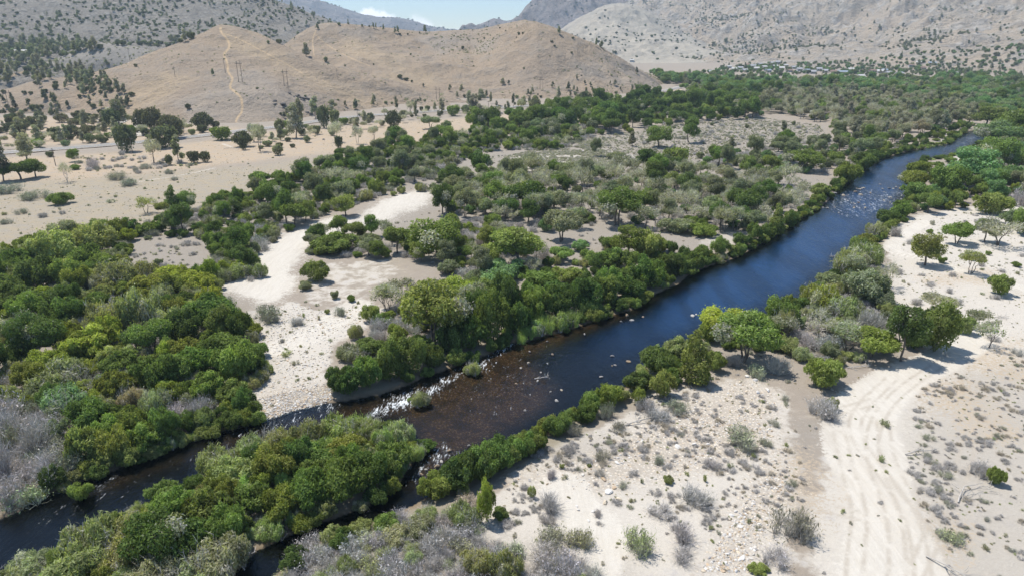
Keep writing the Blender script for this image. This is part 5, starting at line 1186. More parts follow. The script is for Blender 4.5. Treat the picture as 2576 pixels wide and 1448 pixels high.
# ---------------------------------------------------------------- scattered masses (geometry-node instances of the plants and stones above)
def scatter(name, pts, scl, rot, tint, pick, sources, label=None, cat=None):
    me = bpy.data.meshes.new(name)
    n = len(pts)
    if n == 0: return None
    me.vertices.add(n); me.vertices.foreach_set('co', np.asarray(pts, np.float32).ravel())
    for nm, typ, arr in (('scl', 'FLOAT_VECTOR', scl), ('rot', 'FLOAT_VECTOR', rot)):
        a = me.attributes.new(nm, typ, 'POINT'); a.data.foreach_set('vector', np.asarray(arr, np.float32).ravel())
    a = me.attributes.new('tint', 'FLOAT_COLOR', 'POINT')
    c = np.ones((n, 4), np.float32); c[:, :3] = tint; a.data.foreach_set('color', c.ravel())
    a = me.attributes.new('pick', 'INT', 'POINT'); a.data.foreach_set('value', np.asarray(pick, np.int32))
    o = bpy.data.objects.new(name, me); COL.objects.link(o)
    o['kind'] = 'stuff'
    if label: o['label'] = label
    if cat: o['category'] = cat
    ng = bpy.data.node_groups.new(name, 'GeometryNodeTree')
    ng.interface.new_socket('Geometry', in_out='INPUT', socket_type='NodeSocketGeometry')
    ng.interface.new_socket('Geometry', in_out='OUTPUT', socket_type='NodeSocketGeometry')
    i_, o_ = ng.nodes.new('NodeGroupInput'), ng.nodes.new('NodeGroupOutput')
    iop = ng.nodes.new('GeometryNodeInstanceOnPoints'); jn = ng.nodes.new('GeometryNodeJoinGeometry')
    for s in sources:
        oi = ng.nodes.new('GeometryNodeObjectInfo'); oi.transform_space = 'ORIGINAL'
        oi.inputs['Object'].default_value = s; oi.inputs['As Instance'].default_value = True
        ng.links.new(oi.outputs['Geometry'], jn.inputs[0])
    def na(nm, t):
        x = ng.nodes.new('GeometryNodeInputNamedAttribute'); x.data_type = t; x.inputs['Name'].default_value = nm
        return [s for s in x.outputs if s.enabled and s.name == 'Attribute'][0]
    ng.links.new(i_.outputs[0], iop.inputs['Points']); ng.links.new(jn.outputs[0], iop.inputs['Instance'])
    iop.inputs['Pick Instance'].default_value = True
    ng.links.new(na('pick', 'INT'), iop.inputs['Instance Index'])
    ng.links.new(na('rot', 'FLOAT_VECTOR'), iop.inputs['Rotation']); ng.links.new(na('scl', 'FLOAT_VECTOR'), iop.inputs['Scale'])
    ng.links.new(iop.outputs[0], o_.inputs[0])
    md = o.modifiers.new('scatter', 'NODES'); md.node_group = ng
    return o
PROTOS_OF = {}
for q in ind:                                          # one real plant of every form lends its mesh to the masses
    o = q['o']
    src = o if o.type == 'MESH' else o.children[0]
    PROTOS_OF.setdefault(q['kind'], {}).setdefault(q['k'], src)
STUFFNAME = {W: ('willow_thicket', 'willow shrubs merging into far thickets'), PS: ('feathery_thicket', 'feathery shrubs merging into thickets'), GB: ('dry_brush_cover', 'dry grey brush covering the flats'), SB: ('sagebrush_cover', 'low sagebrush dotting the flats and hills'),
             CT: ('cottonwood_forest', 'cottonwood wood filling the far valley floor'), GP: ('pine_forest', 'grey pines scattered through the far woods'), LO: ('oak_scrub', 'dark oaks scattered through the far valley'), TT: ('sparse_woodland', 'half bare trees in the far woods')}
# hillside scrub as more records for the masses
ALL0 = [(-3000,-3000),(6000,-3000),(6000,3000),(-3000,3000)]
def hill_scrub(h, n, polys, kinds, seed, lines=0):
    X, Y, Z, o = h
    r = np.random.default_rng(seed)
    i = r.integers(0, X.shape[0] - 1, n * 16); j = r.integers(0, X.shape[1] - 1, n * 16)
    fi, fj = r.random(n * 16), r.random(n * 16)
    def lerp(A): return (A[i, j] * (1 - fi) + A[i + 1, j] * fi) * (1 - fj) + (A[i, j + 1] * (1 - fi) + A[i + 1, j + 1] * fi) * fj
    ar = np.abs((X[i, j + 1] - X[i, j]) * (Y[i + 1, j] - Y[i, j])); ar = ar / np.quantile(ar, .9)
    x, y, z = lerp(X), lerp(Y), lerp(Z)
    u, v, w = proj(x, y, z)
    dens = np.clip((fbm(x, y, 60 if y.mean() < 1500 else 160, 4) - (.40 if n < 8500 or lines else .34)) * 5, .06, 1)
    if lines:
        rg = fbm(x, y, lines, 3, True); dens = dens * .3 + np.clip((rg - .74) * 9, 0, 1)
    m = (r.random(len(x)) < ar * dens) & (z > -1)
    mp = np.zeros(len(x))
    for p, k in polys: mp = np.maximum(mp, inside(u, v, np.array(p, float)) * k)
    m &= r.random(len(x)) < mp
    x, y, z = x[m][:n], y[m][:n], z[m][:n]
    tot = sum(k[4] for k in kinds)
    for a, b, c in zip(x, y, z):
        t = r.random() * tot
        for kd, tn, r0, r1, wt in kinds:
            t -= wt
            if t <= 0: break
        rest.append(dict(kind=kd, x=a, y=b, z=c, r=r.uniform(r0, r1), h=r.uniform(.8, 1.2), tint=tn if isinstance(tn, str) else tn[r.integers(len(tn))]))
ALL = [([(-3000,-3000),(6000,-3000),(6000,3000),(-3000,3000)], 1.0)]
hill_scrub(hC, 9000, [([(-100,-60),(640,-30),(860,70),(600,110),(440,130),(270,118),(130,140),(-100,160)], 1.0),(ALL0, .18),([(-900,150),(200,150),(330,280),(0,330),(-900,400)], .35)], [(W, ['oak','drab','greygreen'], 1.4, 3.4, 6),(GP, ['pine','drab'], 1.5, 2.6, 1.4),(GB, ['greygreen'], 1.0, 2.2, 3)], 1)
hill_scrub(hA, 700, ALL, [(SB, ['greygreen','grey'], .6, 1.3, 5),(W, ['drab'], .8, 1.4, .25)], 2)
hill_scrub(hB, 900, ALL, [(SB, ['greygreen','grey'], .6, 1.5, 5),(W, ['oak','drab'], .9, 1.6, .4)], 3)
hill_scrub(hB, 900, [([(1460,90),(1720,225),(1640,245),(1560,215),(1500,160)], 1),([(1060,85),(1260,85),(1240,140),(1120,130)], .8)], [(SB, ['greygreen'], 1.0, 2.0, 5)], 13)
hill_scrub(hD, 900, ALL, [(SB, ['greygreen','grey'], .8, 1.8, 5),(GB, ['greygreen'], 1, 2, 1)], 4)
hill_scrub(mB, 15000, [([(1500,-60),(2700,-60),(2700,260),(1500,200)], 1), (ALL0, .22)], [(W, ['drab','greygreen','pinegreen'], 1.5, 3.8, 6),(GP, ['pine'], 2, 3.4, 1)], 5, 260)
hill_scrub(mB, 1500, [([(1500,150),(1640,128),(1830,100),(1960,82),(1820,112),(1640,160)], 1),([(2160,150),(2330,118),(2400,98),(2500,100),(2350,135),(2200,160)], 1),([(1930,160),(2050,150),(2200,128),(2340,95),(2400,60),(2330,110),(2180,150),(2000,170)], 1),([(2420,160),(2576,110),(2900,60),(2900,180),(2500,190)], 1)], [(W, ['drab','pinegreen'], 3.5, 6.5, 5),(GP, ['pine'], 3, 4, 2)], 6)
hill_scrub(mM, 900, [([(1250,0),(1560,0),(1800,110),(1950,160),(1250,200)], .6),([(1560,10),(1640,30),(1740,85),(1700,90),(1600,40)], 1)], [(W, ['drab','oak'], 2.2, 4.6, 5)], 7)
hill_scrub(mR, 900, ALL, [(W, ['oak'], 3, 7, 5)], 8)
hill_scrub(mL, 1500, ALL, [(W, ['oak'], 5, 10, 5)], 9)
bk = {}
for q in rest: bk.setdefault(q['kind'], []).append(q)
for kd, qs in bk.items():
    srcs = [PROTOS_OF[kd][k] for k in sorted(PROTOS_OF[kd])]
    n = len(qs); r = np.random.default_rng(len(qs))
    pts = [(q['x'], q['y'], q['z'] - .1) for q in qs]
    s = np.array([(q['r'] * 1.05, q['r'] * 1.05, q['r'] * q['h']) for q in qs])
    rot = np.zeros((n, 3)); rot[:, 2] = r.uniform(0, 6.28, n)
    tint = np.array([T[q['tint']] for q in qs]) * r.uniform(.82, 1.18, (n, 1))
    nm, lb = STUFFNAME.get(kd, (KINDNAME[kd][0] + '_mass', KINDNAME[kd][1] + 's seen together far off'))
    scatter(nm, pts, s, rot, tint, r.integers(0, len(srcs), n), srcs, lb, 'vegetation')

# ---------------------------------------------------------------- highway
def ribbon(name, pts, w, dz, mat, kind='structure', parent=None):
    P_ = np.array(pts); d = np.gradient(P_, axis=0); d /= np.linalg.norm(d, axis=1, keepdims=True)
    nrm = np.stack([-d[:, 1], d[:, 0]], 1)
    zc = np.array([land_z(x, y) for x, y in P_])
    zc = np.convolve(np.pad(zc, 6, mode='edge'), np.ones(13) / 13, 'valid')
    V, Fc = [], []
    for i, (p, n) in enumerate(zip(P_, nrm)):
        for s in (-1, 1): V.append((*(p + n * w * s), zc[i] + dz))
        if i: a = 2 * i; Fc.append((a - 2, a - 1, a + 1, a))
    me = bpy.data.meshes.new(name); me.from_pydata(V, [], Fc); me.materials.append(mat)
    o = bpy.data.objects.new(name, me); COL.objects.link(o)
    if parent: o.parent = parent
    else: o['kind'] = kind
    return o
asphalt = simple('aged_asphalt', (.22, .218, .22), .9, .12, .3)
shoulder = simple('road_gravel', (.36, .31, .25), .95, .15, .5)
ypaint, wpaint = simple('yellow_paint', (.62, .45, .08), .8, .1), simple('white_paint', (.75, .75, .72), .8, .1)
ribbon('road_shoulder', ROADW, 5.4, .30, shoulder)
hw = ribbon('highway', ROADW, 3.5, .36, asphalt)
ribbon('centre_line', ROADW, .16, .375, ypaint, parent=hw)
dd_ = np.gradient(ROADW, axis=0); dd_ /= np.linalg.norm(dd_, axis=1, keepdims=True)
for s_ in (-3.15, 3.15): ribbon('edge_line', ROADW + np.stack([-dd_[:, 1], dd_[:, 0]], 1) * s_, .12, .375, wpaint, parent=hw)
ribbon('campground_loop', smooth_line(poly([(300,312),(318,302),(340,300),(352,303),(356,312),(345,318),(362,330),(352,345)]), 3), 2.6, .25, simple('pale_paving', (.46, .42, .36), .9, .1))
ribbon('dirt_turnout', smooth_line(poly([(1560,262),(1600,262),(1650,252),(1690,240),(1705,226)]), 3), 5, .22, simple('tan_dirt', (.40, .33, .25), .95, .12))

def bmesh_obj(name, V, Fc, mat, parent=None, smooth=False):
    me = bpy.data.meshes.new(name); me.from_pydata([tuple(map(float, v)) for v in V], [], Fc); me.materials.append(mat)
    if smooth:
        for p in me.polygons: p.use_smooth = True
    o = bpy.data.objects.new(name, me); COL.objects.link(o)
    if parent: o.parent = parent
    return o
def box(c, s):
    x, y, z = c; a, b, h = s[0] / 2, s[1] / 2, s[2] / 2
    V = [(x + i * a, y + j * b, z + k * h) for k in (-1, 1) for i, j in ((-1, -1), (1, -1), (1, 1), (-1, 1))]
    return V, [(3, 2, 1, 0), (4, 5, 6, 7), (0, 1, 5, 4), (1, 2, 6, 5), (2, 3, 7, 6), (3, 0, 4, 7)]
def join(*bs):
    V, Fc = [], []
    for v, f in bs:
        k = len(V); V += list(v); Fc += [tuple(i + k for i in q) for q in f]
    return V, Fc
def empty(name, loc, label, cat, group=None, rz=0):
    o = bpy.data.objects.new(name, None); COL.objects.link(o); o.location = loc; o.rotation_euler = (0, 0, rz)
    o['label'] = label; o['category'] = cat
    if group: o['group'] = group
    return o

# ---------------------------------------------------------------- houses
walls = [simple('pale_wall', (.45, .43, .39), .85, .06), simple('tan_wall', (.52, .44, .34), .85, .06), simple('grey_wall', (.42, .42, .42), .85, .06)]
roofs = [simple('white_roof', (.42, .41, .39), .7, .05), simple('grey_roof', (.30, .30, .31), .8, .08), simple('brown_roof', (.20, .14, .11), .85, .1), simple('blue_roof', (.22, .26, .30), .7, .05)]
dark = simple('window_dark', (.04, .05, .06), .25, .05)
def house(x, y, z, L, Wd, hgt, rz, wi, ri, label, group=None):
    t = empty('house', (x, y, z), label, 'house', group, rz)
    v, f = box((0, 0, hgt / 2 - .5), (L, Wd, hgt + 1)); bmesh_obj('wall', v, f, walls[wi], t)
    a, b, e = L / 2 + .5, Wd / 2 + .6, hgt + Wd * .22
    bmesh_obj('roof', [(-a, -b, hgt), (a, -b, hgt), (a, b, hgt), (-a, b, hgt), (-a, 0, e), (a, 0, e)], [(0, 1, 5, 4), (2, 3, 4, 5), (0, 4, 3), (1, 2, 5), (3, 2, 1, 0)], roofs[ri], t)
    for k in range(2 if L < 14 else 3):
        v, f = box((-L / 2 + L * (k + .7) / (2.4 if L < 14 else 3.4), -Wd / 2 - .02, hgt * .55), (1.5, .12, 1.2)); bmesh_obj('window', v, f, dark, t)
    return t
rh = random.Random(3)
RC_ = [('white roofed', 0), ('grey roofed', 1), ('brown roofed', 2), ('blue roofed', 3)]
hs = sorted(HOUSES)
ci = {}
pick_ = [rh.choice([0, 0, 0, 1, 1, 2, 3]) for _ in hs]
tot = [pick_.count(i) for i in range(4)]
for (u, v, w), ri in zip(hs, pick_):
    x, y, _z = land_at(u, v); m = math.hypot(x, y) / F
    ci[ri] = ci.get(ri, 0) + 1
    L = max(7, w * m * .62)
    n = ci[ri]
    o_ = ORD[n - 1] if n <= 20 else f'number {n}'
    lb = f'{RC_[ri][0]} house of the far town, {o_} of its roof colour counting from the left'
    house(float(x), float(y), land_z(float(x), float(y)), L, rh.uniform(7, 10), rh.uniform(2.4, 3.4), rh.uniform(-.5, .3), rh.choice([0, 0, 1, 2]), ri, lb, 'houses of the far town')
q = land_at(52, 139); house(q[0], q[1], q[2], 14, 8, 3.5, .1, 2, 0, 'grey walled house on the wooded hillside at far left')
q = land_at(31, 139); house(q[0], q[1], q[2], 7, 6, 3, .1, 1, 2, 'small brown shed beside the grey hillside house')
x, y = map(float, G(1688, 243)); z = land_z(x, y)
t = empty('ramada', (x, y, z), 'long low open sided picnic shelter beside the highway bend', 'shelter', None, -.1)
v, f = box((0, 0, 3.4), (15, 7, .35)); bmesh_obj('roof', v, f, roofs[2], t)
for sx in (-6.5, 0, 6.5):
    for sy in (-3, 3):
        v, f = box((sx, sy, 1.6), (.3, .3, 3.3)); bmesh_obj('post', v, f, walls[1], t)
v, f = box((0, 1, .8), (10, 3, 1.6)); bmesh_obj('counter', v, f, roofs[2], t)

# ---------------------------------------------------------------- poles and pylons
polem = simple('pole_wood', (.20, .165, .13), .9, .1)
def cyl(p, q, r0, r1, k=8):
    Q = tube_quads(p, q, r0, r1, k); V = Q.reshape(-1, 3); return [tuple(a) for a in V], [(4 * i, 4 * i + 1, 4 * i + 2, 4 * i + 3) for i in range(len(Q))]
def pole(u, vt, vb, label):
    q = land_at(u, vb); d = math.dist(q, (0, 0, H)); h = max(7, (vb - vt) * d / F / .97)
    t = empty('utility_pole', q, label, 'pole', 'utility poles')
    v, f = cyl((0, 0, -.5), (0, 0, h), .16, .11); bmesh_obj('pole', v, f, polem, t)
    v, f = box((0, 0, h - .8), (2.4, .16, .2)); bmesh_obj('crossarm', v, f, polem, t)
for a in [(141,389,420,'wooden utility pole in the brush left of the field shrubs'),(334,362,388,'wooden utility pole below the roadside dark oak'),(900,284,303,'wooden pole beside the highway under the hill'),(967,281,293,'short wooden pole beside the highway before the double oak'),(1033,280,293,'wooden pole beside the highway near the round bush'),(1106,271,284,'wooden pole beside the highway behind the round green oak'),(1229,264,280,'wooden pole right of the pine clump beside the highway'),
          (567,155,184,'wooden utility pole beside the upper hill trail'),(441,175,194,'wooden utility pole alone on the tan slope left of the trail'),(327,131,153,'wooden utility pole on the grassy ridge by the grey knob'),(1500,236,253,'wooden pole by the highway under the right hill')]: pole(*a)
def pylon(u0, u1, vt, vb, label):
    q = land_at((u0 + u1) / 2, vb); d = math.dist(q, (0, 0, H)); h = (vb - vt) * d / F / .98; w = max(2.5, (u1 - u0) * d / F)
    t = empty('power_pylon', q, label, 'pylon', 'H-frame pylons')
    for s in (-1, 1):
        v, f = cyl((s * w / 2, 0, -1), (s * w / 2, 0, h), .18, .13); bmesh_obj('pole', v, f, polem, t)
    v, f = box((0, 0, h - 1.6), (w * 1.9, .25, .3)); bmesh_obj('crossarm', v, f, polem, t)
for a in [(26,33,240,279,'two legged wooden pylon on the lower knoll slope at left'),(603,608,163,207,'two legged wooden pylon right of the hill trail'),(717,723,181,219,'two legged wooden pylon on the slope above the rock outcrop'),(1100,1104,223,252,'two legged wooden pylon above the highway pines'),(1360,1364,199,226,'two legged wooden pylon on the right tan hill')]: pylon(*a)

# ---------------------------------------------------------------- vehicles
tyre, glass = simple('tyre_rubber', (.02, .02, .02), .9), simple('car_glass', (.03, .035, .04), .1)
def vehicle(i, off, col, label, L=4.7, suv=True):
    p = ROADW[i]; d = ROADW[i + 1] - ROADW[i]; n = np.array([-d[1], d[0]]) / np.hypot(*d); p = p + n * off
    t = empty('car', (p[0], p[1], land_z(*p) + .36), label, 'car', None, math.atan2(d[1], d[0]))
    pm = simple('car_paint', col, .35, .03); h = .95
    pr = [(-L / 2, .4), (-L / 2, h), (-L / 2 + .15, 1.05), (-L / 2 + .5, 1.7 if suv else 1.15), (.5, 1.72 if suv else 1.42), (1.15, 1.05), (L / 2 - .1, .92), (L / 2, .6), (L / 2, .35)]
    k = len(pr); V = [(a, -.9 + (.12 if b > 1.2 else 0), b) for a, b in pr] + [(a, .9 - (.12 if b > 1.2 else 0), b) for a, b in pr]
    bmesh_obj('body', V, [tuple(range(k)), tuple(range(2 * k - 1, k - 1, -1))] + [(j, k + j, k + (j + 1) % k, (j + 1) % k) for j in range(k)], pm, t)
    for sy in (-.88, .88):
        v, f = box((-.6, sy, 1.33), (2.4, .06, .42)); bmesh_obj('window', v, f, glass, t)
        for sx in (-1.4, 1.4):
            v, f = cyl((sx, sy - .1, .34), (sx, sy + .1, .34), .34, .34, 12); bmesh_obj('wheel', v + [(sx, sy, .34)], f, tyre, t)
iu = proj(ROADW[:, 0], ROADW[:, 1], 0)[0]
vehicle(int(np.abs(iu - 1524).argmin()), 2, (.05, .05, .055), 'dark utility vehicle on the highway by the big roadside oak')
vehicle(int(np.abs(iu - 1264).argmin()), 2, (.32, .33, .34), 'silver grey car on the highway right of the pine clump', suv=False)
vehicle(int(np.abs(iu - 909).argmin()), -2, (.04, .04, .04), 'small dark car standing for a motorcycle on the highway under the tan hill foot', L=3.6, suv=False)  # the motorcycle on the road, given the shape of a short car

# ---------------------------------------------------------------- penstock pipe
q0, q1 = land_at(1437, 92.5), land_at(1463, 76.5)
pts_ = [tuple(map(float, at_dist(1437 + 26 * k / 8, 92.5 - 16 * k / 8, 2080 + 14 * k))) for k in range(9)]
Q = np.concatenate([tube_quads((a[0], a[1], a[2] + 3), (b[0], b[1], b[2] + 3), 2.6, 2.6, 8) for a, b in zip(pts_[:-1], pts_[1:])])
o = bpy.data.objects.new('water_pipe', quads_mesh('water_pipe', Q, np.full((len(Q), 3), .5), [simple('pipe_paint', (.8, .8, .78), .6, .03)])); COL.objects.link(o)
o['label'] = 'long white pipe running straight up the saddle slope'; o['category'] = 'pipe'

# ---------------------------------------------------------------- stones
m, nt, out = newmat('river_stone'); N = NT(nt)
tt = N.attr('tint', 'INSTANCER').outputs['Color']; n_ = N.noise(N.n('ShaderNodeTexCoord').outputs['Object'], 2.5, 5)
finish(N, out, N.mix(n_, N.mix(.35, tt, (.1, .08, .06)), tt), .85, n_, .4, .1, .2); STONE = m
def stone_mesh(seed, sub=2):
    import bmesh
    bm = bmesh.new(); bmesh.ops.create_icosphere(bm, subdivisions=sub, radius=1); r = np.random.default_rng(seed)
    ax = unit(r.normal(0, 1, (5, 3))); am = r.uniform(.05, .2, 5); st = r.uniform(.7, 1.1, 3) * [1, 1, .62]
    for v in bm.verts:
        p = np.array(v.co); k = 1 + sum(a * math.sin(3.1 * float(p @ x) + i) for i, (x, a) in enumerate(zip(ax, am)))
        for x in ax: p = p - x * max(0, float(p @ x) - .78) * .8
        v.co = Vector(p * k * st)
    me = bpy.data.meshes.new('stone'); bm.to_mesh(me); bm.free(); me.materials.append(STONE)
    return me
SM = [stone_mesh(i) for i in range(6)]
SC = [(.62, .58, .52), (.72, .69, .64), (.50, .38, .26), (.42, .40, .38), (.66, .56, .42)]
SCN = ['pale', 'whitish', 'rusty', 'grey', 'buff']
BO = []
def boulder(u, v, s, ci=None, wz=None):
    r = random.Random(int(u * 7 + v)); ci = r.randrange(5) if ci is None else ci
    x, y = map(float, G(u, v, WZ if wz else 0)); z = WZ + s * .05 if wz else land_z(x, y) + s * .1
    o = bpy.data.objects.new('boulder', SM[r.randrange(6)]); COL.objects.link(o); o.location = (x, y, z); o.rotation_euler = (r.uniform(-.2, .2), r.uniform(-.2, .2), r.uniform(0, 6.28))
    o.scale = (s, s * r.uniform(.7, 1), s * r.uniform(.7, 1.1)); o['tint'] = [c_ * (.62 if wz else 1) for c_ in SC[ci]]; o['category'] = 'boulder'; o['group'] = 'boulders'
    BO.append((o, u, v, ci, s))
for u, v, s in [(u_, v_, s_ * .72) for u_, v_, s_ in [(1563,809,.5),(1590,806,.6),(1578,793,.7),(1618,797,.35),(1455,819,.35),(1470,840,.35),(1377,858,.4),(1743,795,.6),(1751,791,.5),(1541,895,.5),(1580,909,.5),(1540,920,.35),(1548,918,.4),(1513,947,.45),(1333,884,.4),(1390,892,.5),(1400,1008,.5),(1352,957,.4),(1298,965,.4),(1330,912,.4),(1320,1032,.4),(1590,771,.4),(1180,1120,.35),(1110,1160,.4),(1100,1172,.5),(1072,1180,.35),(1130,1133,.4),(1060,1192,.4),(1385,984,.3),(1412,980,.3),(1310,925,.3),(1360,936,.3),(1600,730,.5)]]: boulder(u, v, s, wz=True)
rb = random.Random(21)
_r = [(2100,470),(2165,452),(2290,478),(2262,515),(2215,552),(2120,548),(2062,522)]
RPp = poly(_r, WZ); nb_ = 0
while nb_ < 52:
    u, v = rb.uniform(2060, 2295), rb.uniform(452, 552)
    x, y = G(u, v, WZ)
    if inside(np.array([x]), np.array([y]), RPp)[0] and gridlook(SD, x, y) > .5: boulder(u, v, rb.uniform(.22, .6) * (1.25 if v < 500 else .8), wz=True); nb_ += 1
for u, v, s, c_ in [(1705,1128,.55,1),(1551,1168,.42,1),(1532,1243,.45,1),(1523,1272,.4,4),(1558,1262,.4,4),(1518,1210,.5,2),(1507,1186,.45,4),(1438,1172,.25,1),(1444,1186,.25,1),(1466,1200,.25,0),(1493,1294,.3,1),(1480,1317,.25,1),(1455,1290,.25,1),(1545,1233,.3,2),(1880,950,.4,1),(1900,960,.4,1),(1860,965,.35,4),(1930,985,.5,1),(1905,992,.4,1),(2000,820,.3,1),(1840,1300,.3,1),(1850,1290,.25,1),(1835,1312,.25,4),(1860,1330,.25,1),(1828,1400,.25,1),(1865,1412,.3,1),(1850,1445,.3,1),(1780,1120,.3,1),(1790,1140,.25,1),(1745,1120,.3,1),(1450,1280,.2,1)]: boulder(u, v, s, c_)
PLC = [(2180,500,'in the boulder riffle'),(1570,800,'in the river by the pale reed bank'),(1745,793,'in the river before the lime topped cottonwood'),(1540,910,'in the dark reach of the river'),(1350,930,'in the shallow brown reach'),(1100,1150,'in the shallows off the island tip'),(1530,1220,'on the gravel flat'),(1900,970,'on the gravel behind the flat track tree'),(1850,1350,'on the gravel by the long grey brush'),(1760,1125,'on the gravel by the edge bush'),(1450,1190,'on the gravel near the bank hedge'),(1380,860,'in the river below the pale reeds'),(2000,820,'under the right bank thicket')]
bkeys = {}
for b in BO:
    k = min(PLC, key=lambda p: math.hypot(p[0] - b[1], p[1] - b[2])); bkeys.setdefault((SCN[b[3]], k[2]), []).append(b)
for (cn, pl), bs in bkeys.items():
    bs.sort(key=lambda b: b[1]); n = len(bs)
    for j, b in enumerate(bs):
        if n == 1: lb = f'single {cn} boulder {pl}'
        elif j == 0: lb = f'leftmost {cn} boulder {pl}'
        elif j == n - 1: lb = f'rightmost {cn} boulder {pl}'
        else: lb = f'{cn} boulder {pl}, ' + (f'{ORD[j]} from left' if j < n / 2 else f'{ORD[n-1-j]} from right')
        b[0]['label'] = lb
# cobbles, gravel and small flecks of litter: too many to count
def cobbles(name, polys, n, s0, s1, z=None, seed=0, cols_=None, label=''):
    r = np.random.default_rng(seed); P3 = []
    for p in polys:
        Pw = poly(p); lo, hi = Pw.min(0), Pw.max(0)
        x, y = r.uniform(lo[0], hi[0], n * 3), r.uniform(lo[1], hi[1], n * 3)
        k = inside(x, y, Pw) & (fbm(x, y, 5, 3) + r.uniform(-.25, .25, n * 3) > .45) & (gridlook(SD, x, y) < .4); x, y = x[k][:n], y[k][:n]
        P3.append(np.stack([x, y, gridlook(ZZ, x, y)], 1))
    P3 = np.concatenate(P3); k = len(P3)
    s = s0 + (s1 - s0) * r.random(k) ** 3
    rot = np.stack([r.uniform(-.3, .3, k), r.uniform(-.3, .3, k), r.uniform(0, 6.28, k)], 1)
    tint = np.array(cols_ or SC)[r.integers(0, len(cols_ or SC), k)] * r.uniform(.75, 1.15, (k, 1))
    so = []
    for b in BO:
        if b[0].data not in [x.data for x in so]: so.append(b[0])
    return scatter(name, P3, np.stack([s, s * .8, s * .8], 1), rot, tint, r.integers(0, len(so), k), so, label, 'stones')
cobbles('river_cobbles', COBBLE + [SAND[1], [(600,1060),(700,1036),(830,1004),(835,985),(700,1015),(580,1045)]], 2600, .07, .24, seed=1, label='pale rounded cobbles strewn over the river flats')
# fine dry tufts on all open ground near the drone
def tufts(name, n, seed, label, polys, s0, s1, tints, kd, thr=.45, dens=.25):
    r = np.random.default_rng(seed); X_, Y_ = [], []
    for p in polys:
        Pw = poly(p); lo, hi = Pw.min(0), Pw.max(0)
        area = abs(np.sum(Pw[:, 0] * np.roll(Pw[:, 1], -1) - Pw[:, 1] * np.roll(Pw[:, 0], -1))) / 2
        nn = int(min(n, area * dens) * 4 * np.prod(hi - lo) / max(area, 1) / 2) + 8
        x, y = r.uniform(lo[0], hi[0], nn), r.uniform(lo[1], hi[1], nn)
        k = inside(x, y, Pw) & (fbm(x, y, 7, 4) + r.uniform(-.12, .12, nn) > thr) & (gridlook(SD, x, y) < -.8) & (gridlook(A3[..., 0], x, y) < .35)
        X_.append(x[k][:n]); Y_.append(y[k][:n])
    x, y = np.concatenate(X_), np.concatenate(Y_); k = len(x)
    s = s0 + (s1 - s0) * r.random(k) ** 2
    rot = np.zeros((k, 3)); rot[:, 2] = r.uniform(0, 6.28, k)
    tn = np.array([T[t] for t in tints])[r.integers(0, len(tints), k)] * r.uniform(.75, 1.2, (k, 1))
    so = [PROTOS_OF[kd][j] for j in sorted(PROTOS_OF[kd])]
    return scatter(name, np.stack([x, y, gridlook(ZZ, x, y) - .02], 1), np.stack([s, s, s * .8], 1), rot, tn, r.integers(0, len(so), k), so, label, 'dry tufts')
NEARFLAT = [[(1200,1448),(1290,1170),(1500,1080),(1700,980),(1960,900),(2230,920),(2110,1000),(2000,1150),(2010,1300),(2080,1448)],[(2120,1448),(2300,1100),(2300,930),(2576,850),(2576,1448)],[(2230,760),(2260,560),(2576,520),(2576,860),(2300,880)],[(640,980),(660,780),(900,760),(840,870),(820,990)]]
tufts('dry_tufts', 1300, 5, 'tiny dry tufts peppering the pale flats', NEARFLAT, .10, .36, ['grey','grey','tan','tan','sage'], SB, .40)
tufts('twiggy_litter', 1500, 6, 'low grey twig litter lying between the shrubs', LITTER, .3, .9, ['grey','grey','tan','greygreen'], GB, .38, .12)
tufts('grey_scribble', 2400, 16, 'grey twiggy patches on the pale flats', NEARFLAT[:2], .25, .75, ['grey','grey','grey','tan'], GB, .60, .5)
tufts('field_tufts', 2200, 8, 'fine dry tufts over the left field', [FIELD[0], GOLD[0]], .12, .42, ['greygreen','grey','tan','tan'], SB, .44)
tufts('sage_flat', 6500, 9, 'low sagebrush covering the flat beyond the grove', [[(1340,420),(1480,350),(1700,310),(1900,295),(2060,315),(2100,370),(2000,420),(1860,440),(1700,400),(1560,440)],[(1230,400),(1500,350),(1560,420),(1300,430)]], .3, .85, ['grey','greygreen','grey'], SB, .36, 1)

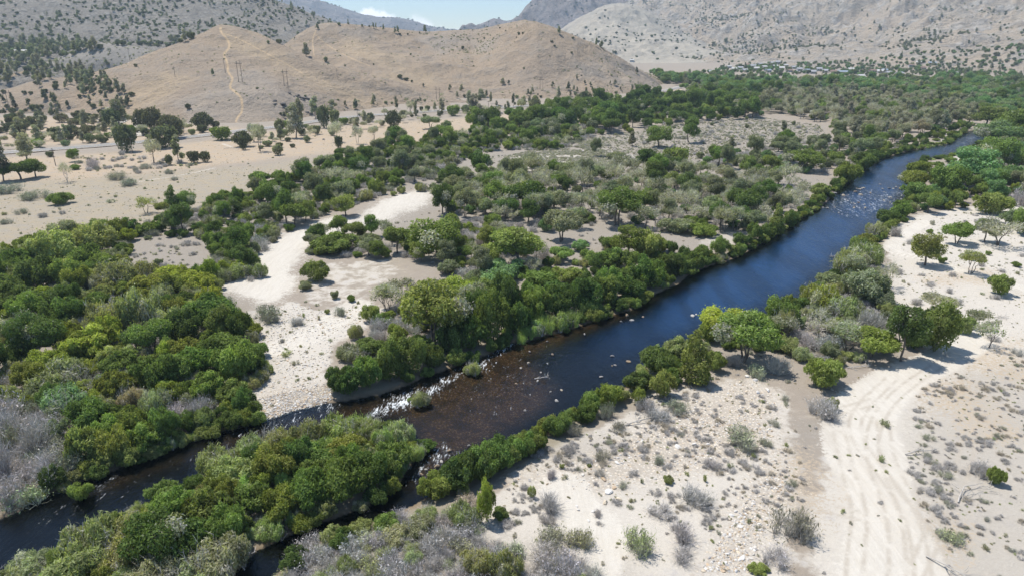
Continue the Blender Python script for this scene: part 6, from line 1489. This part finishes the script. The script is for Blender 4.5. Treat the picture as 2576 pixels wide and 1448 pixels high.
# ---------------------------------------------------------------- fallen wood
for u, v, ln, rz, lb in [(2315,1142,4.5,.2,'bare fallen branches on the grey patch beside the track'),(2440,1245,6,.6,'tangled dead branch below the small lime tree'),(2395,1440,5,-.9,'dead forked branch at the bottom edge near the tracks'),(2160,925,4,.1,'bleached fallen branches before the thicket'),(2515,803,3,0,'dark fallen log right of the track trees'),(1610,1062,5,.5,'bleached upright twigs by the right bank hedge'),(955,836,5,.9,'curved silver snag beside the great cottonwood'),(2100,640+0,3,.3,'driftwood branch by the right bank shrubs'),(1360,945,2,.2,'small driftwood stick in the brown shallows'),(155,466,4,.1,'broken stump with fallen limb in the dry field'),(580,378,6,0,'fallen grey tree left of the field oak')]:
    r = np.random.default_rng(u); x, y = map(float, G(u, v)); z = land_z(x, y)
    c, s = math.cos(rz), math.sin(rz); Qs = [limb((-ln / 2, 0, .15), (ln / 2, 0, .35), .09, .03, r, 5, .08)]
    for k in range(7):
        a = r.uniform(-.4, .5) * ln; e = np.array([a + r.uniform(.1, .4) * ln, r.uniform(-.35, .35) * ln, r.uniform(.1, .9)])
        Qs.append(limb((a, 0, .25), e, .045, .015, r, 3, .15, 4)); Qs.append(limb(e * .6 + [a * .4, 0, .1], e + r.normal(0, .4, 3), .04, .01, r, 2, .1, 3))
    o = bpy.data.objects.new('fallen_branch', wood_mesh('fallen_branch', np.concatenate(Qs), PALEBARK)); COL.objects.link(o)
    o.location = (x, y, max(z, WZ)); o.rotation_euler = (0, 0, rz); o['label'] = lb; o['category'] = 'dead wood'
# ---------------------------------------------------------------- outcrops over the highway, crevice shade put into the rock colour
DR = simple('crevice_shade_rock', (.11, .10, .09), .9, .4, 1.2)
for u, v, n, sp, lb in [(758,250,9,7,'upper rock outcrop coloured dark for shade on the slope above the highway pines'),(722,275,12,8,'lower rock outcrop coloured dark for shade left of the tall roadside pine'),(778,285,6,5,'small rock outcrop coloured dark for shade behind the roadside pines')]:
    q = land_at(u, v); t = empty('rock_outcrop', q, lb, 'rock outcrop', 'shade-coloured outcrops above the highway'); r = random.Random(u)
    for k in range(n):
        me = SM[k % 6].copy(); me.materials.clear(); me.materials.append(DR)
        o = bpy.data.objects.new('rock', me); COL.objects.link(o); o.parent = t; dx, dy = r.gauss(0, sp * .45), r.gauss(0, sp * .35)
        o.location = (dx, dy, land_z(q[0] + dx, q[1] + dy) - q[2]); s = r.uniform(.7, 1.9); o.scale = (s * 1.3, s, s * .9); o.rotation_euler = (0, 0, r.uniform(0, 6))

# ---------------------------------------------------------------- haze
hv = bpy.data.materials.new('haze_air'); hv.use_nodes = True; nt = hv.node_tree; nt.nodes.clear()
out = nt.nodes.new('ShaderNodeOutputMaterial'); pv = nt.nodes.new('ShaderNodeVolumePrincipled')
pv.inputs['Color'].default_value = (.62, .82, 1, 1); pv.inputs['Density'].default_value = 1.35e-4; pv.inputs['Anisotropy'].default_value = .2
nt.links.new(pv.outputs[0], out.inputs['Volume'])
v, f = box((0, 3650, 748.5), (26000, 7900, 1503))
o = bmesh_obj('haze', v, f, hv); o['kind'] = 'stuff'; o['label'] = 'thin pale valley haze'
